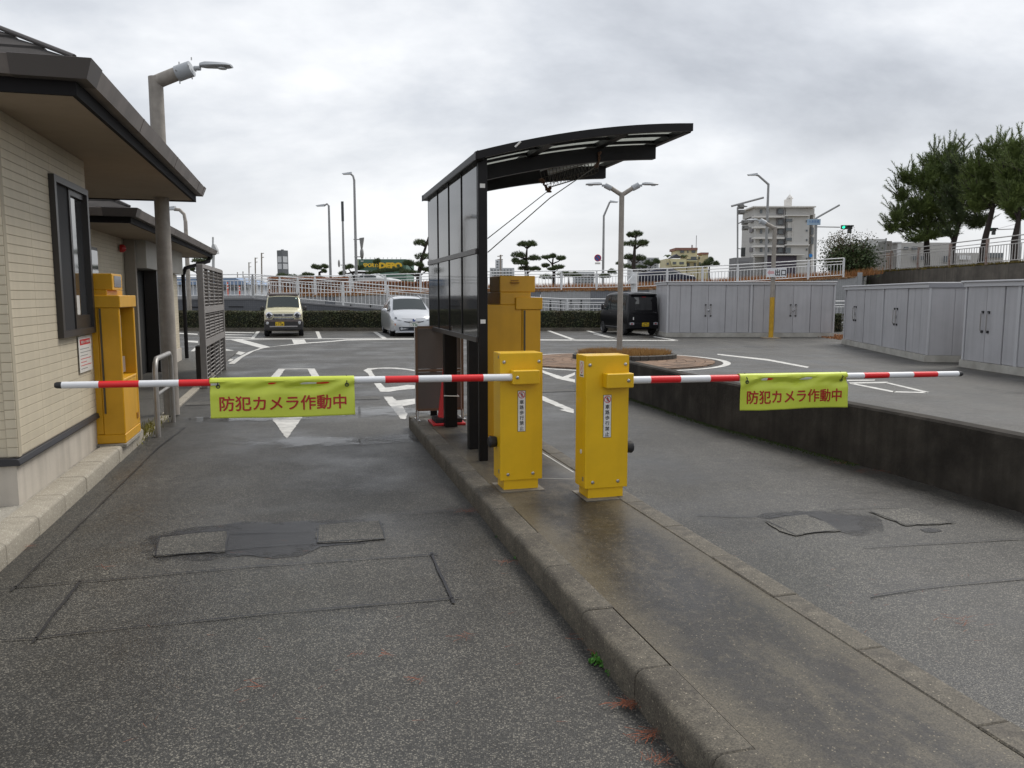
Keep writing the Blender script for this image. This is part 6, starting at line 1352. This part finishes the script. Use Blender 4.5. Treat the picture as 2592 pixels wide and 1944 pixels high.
MB().tube([D(1762,627,Y)-Vector(t.location),D(1763,596,Y)-Vector(t.location)],.12,5).build('mast',POLEG,t); bbox(t,'roof_tank',mat('tank',(.45,.45,.45),.6),Y,1751,620,1754,627,1,5)
for x in (1690,1732):
    c=D(x,652,Y)-Vector(t.location); mb=MB(); rnd=random.Random(x)
    for k in range(14): 
        a=rnd.uniform(0,6.28); mb.tube([c,c+Vector((math.cos(a)*.8,math.sin(a)*.8,.9)),c+Vector((math.cos(a)*1.6,math.sin(a)*1.6,.3))],[.12,.16,.02],4)
    mb.build('roof_palm',PG,t)
# green store with its sign
Y=250; GS=mat('store_green',(.075,.155,.115),.7); t=thing('green_store','dark green sports store front with yellow lettering beyond the railing','building',tuple(D(965,735,Y)))
bbox(t,'facade',GS,Y,904,656,1028,735,20); bbox(t,'side_panel',mat('store_edge',(.30,.34,.24),.7),Y,903,657,908,735,.4,-.6)
YT=mat('store_yellow',(.80,.50,.02),.5)
def sgn(s,x0,y0,x1,y1,off):
    a,b=D(x0,y1,Y),D(x1,y0,Y); o=Vector(t.location); obj('lettering',fit_text(s,b.x-a.x,b.z-a.z,off),YT,t,((a.x+b.x)/2-o.x,-.7,(a.z+b.z)/2-o.z),(rad(90),0,0))
sgn('SPORTS',921,667,960,676,.05); sgn('DEPO',962,666,1017,679,.07)
for x in range(915,1025,11):
    c=D(x,655,Y)-Vector(t.location); MB().tube([c,c+Vector((.2,-.9,.35))],.07,4).build('sign_lamp',POLE,t)
bbox(t,'small_text',WSTK,Y,913,660,920,662,.1,-.3); bbox(t,'small_text',WSTK,Y,960,685,971,687,.1,-.3)
# dark pylon sign
Y=240; PYL=mat('pylon_grey',(.13,.14,.15),.6); PYW=mat('pylon_white',(.60,.62,.64),.6); b=D(718,735,Y); t=thing('pylon_sign','dark grey square pylon sign with white lettering blocks','sign',tuple(b),rad(-33))
h0=D(718,634,Y).z-b.z; MB().box(-1.15,1.15,-1.15,1.15,0,h0).build('shaft',PYL,t); MB().box(-.3,.3,-.3,.3,h0,h0+.3).build('cap',PYL,t)
for fx in (0,1):
    rt=(0,0,rad(90)*fx)
    for (z0,z1) in ((h0-3.6,h0-1.8),(h0-5.6,h0-4.0)): MB().box(-.9 if not fx else -.9,.85,-1.17,-1.155,z0,z1).build('white_block',PYW,t,rot=rt)
    for k,hh in enumerate((2.4,1.2,2.9,1.6,2.2)): MB().box(-1.0+k*.42,-.85+k*.42,-1.17,-1.155,h0-12,h0-12+hh+1).build('white_stripe',PYW,t,rot=rt)
# long hall with blue roof, low houses, flats
Y=150; t=thing('blue_roof_hall','long pale hall with blue ribbed roof behind the left railing','building',tuple(D(560,745,Y)))
HW=mat('hall_wall',(.50,.53,.58),.7); bbox(t,'wall',HW,Y,400,720,632,760,12); 
a,b=[D(x,y,Y)-Vector(t.location) for x,y in ((395,721),(640,709))]; MB().extr([(a.x,a.z),(b.x,a.z),(b.x-3.2,b.z+.45),(a.x,b.z+.6)],'y',-1,13).build('roof',mat('roof_blue',(.20,.28,.42),.5),t)
for x in range(500,630,8): bbox(t,'window',BW,Y,x,727,x+4,734,.3,-.4)
for (x0,y0,x1,lab,c,Y) in ((1240,678,1302,'long white apartment slab far behind the shelter',(.56,.58,.60),320),(1254,657,1272,'narrow white tower block above the far apartment slab',(.62,.64,.66),340),(1598,652,1668,'pale grey flat roofed building behind the tall clipped pine',(.50,.51,.52),260),(1455,688,1505,'low pale building right of the open branched pine',(.52,.54,.56),260)):
    t=thing('far_building',lab,'building',tuple(D((x0+x1)/2,740,Y))); bbox(t,'wall',mat('far_wall_%d'%x0,c,.8),Y,x0,y0,x1,740,10)
    for y in range(y0+4,738,7):
        for x in range(x0+3,x1-4,8): bbox(t,'window',BW,Y,x,y,x+4,y+3,.4,-.4)
Y=75; t=thing('white_service_building','low white building with openings behind the weathered railing','building',tuple(D(2420,690,Y)))
SW=mat('service_wall',(.46,.45,.43),.8,var=.1,vs=.4); bbox(t,'wall',SW,Y,2270,614,2420,700,10,1); bbox(t,'wing',SW,Y,2420,640,2540,700,8,0)
for (x0,y0,x1,y1) in ((2312,648,2340,658),(2290,625,2300,632),(2310,624,2325,632),(2390,648,2402,664),(2500,640,2540,652)): bbox(t,'window',BW,Y,x0,y0,x1,y1,.2,.6 if x0<2420 else -.3)
bbox(t,'opening',WHTC,Y,2430,646,2447,657,.2,-.3); bbox(t,'opening',WHTC,Y,2449,647,2457,657,.2,-.3)
t=thing('stone_pillar','tall grey stone pillar standing left of the big pines','pillar',tuple(D(2246,690,52))); bbox(t,'shaft',mat('pillar_stone',(.21,.20,.185),.85,var=.2,vs=1),52,2236,610,2258,700,1.0); bbox(t,'base',mat('pillar_base',(.23,.16,.12),.85),52,2234,640,2262,700,.6,-.3)
t=thing('white_pillar','white square pillar between the stone pillar and the pines','pillar',tuple(D(2274,690,52))); bbox(t,'shaft',mat('pillar_white',(.60,.61,.62),.8),52,2268,614,2282,700,.8); bbox(t,'cap',mat('pillar_white',(.60,.61,.62),.8),52,2267,612,2283,615,.9,-.05)
# construction posts behind the left railing
for x,lab in ((577,'orange and white delineator post behind the left railing, taller one'),(607,'orange delineator post behind the left railing, shorter one')):
    b=D(x,752,48); t=thing('delineator_post',lab,'post',(b.x,48,hzf(b.x)-.1)); OR=mat('post_orange',(.65,.10,.05),.5); hh=.95 if x<600 else .72
    MB().lathe([(.15,0),(.14,.05),(.05,.08),(.045,hh*.5),(.045,hh)],10).build('tube',OR,t,smooth=40)
    for z in (.6,.8): MB().tube([(0,0,hh*z),(0,0,hh*z+.07)],.048,10).build('white_band',WHP,t)
b=D(1583,720,42.3);
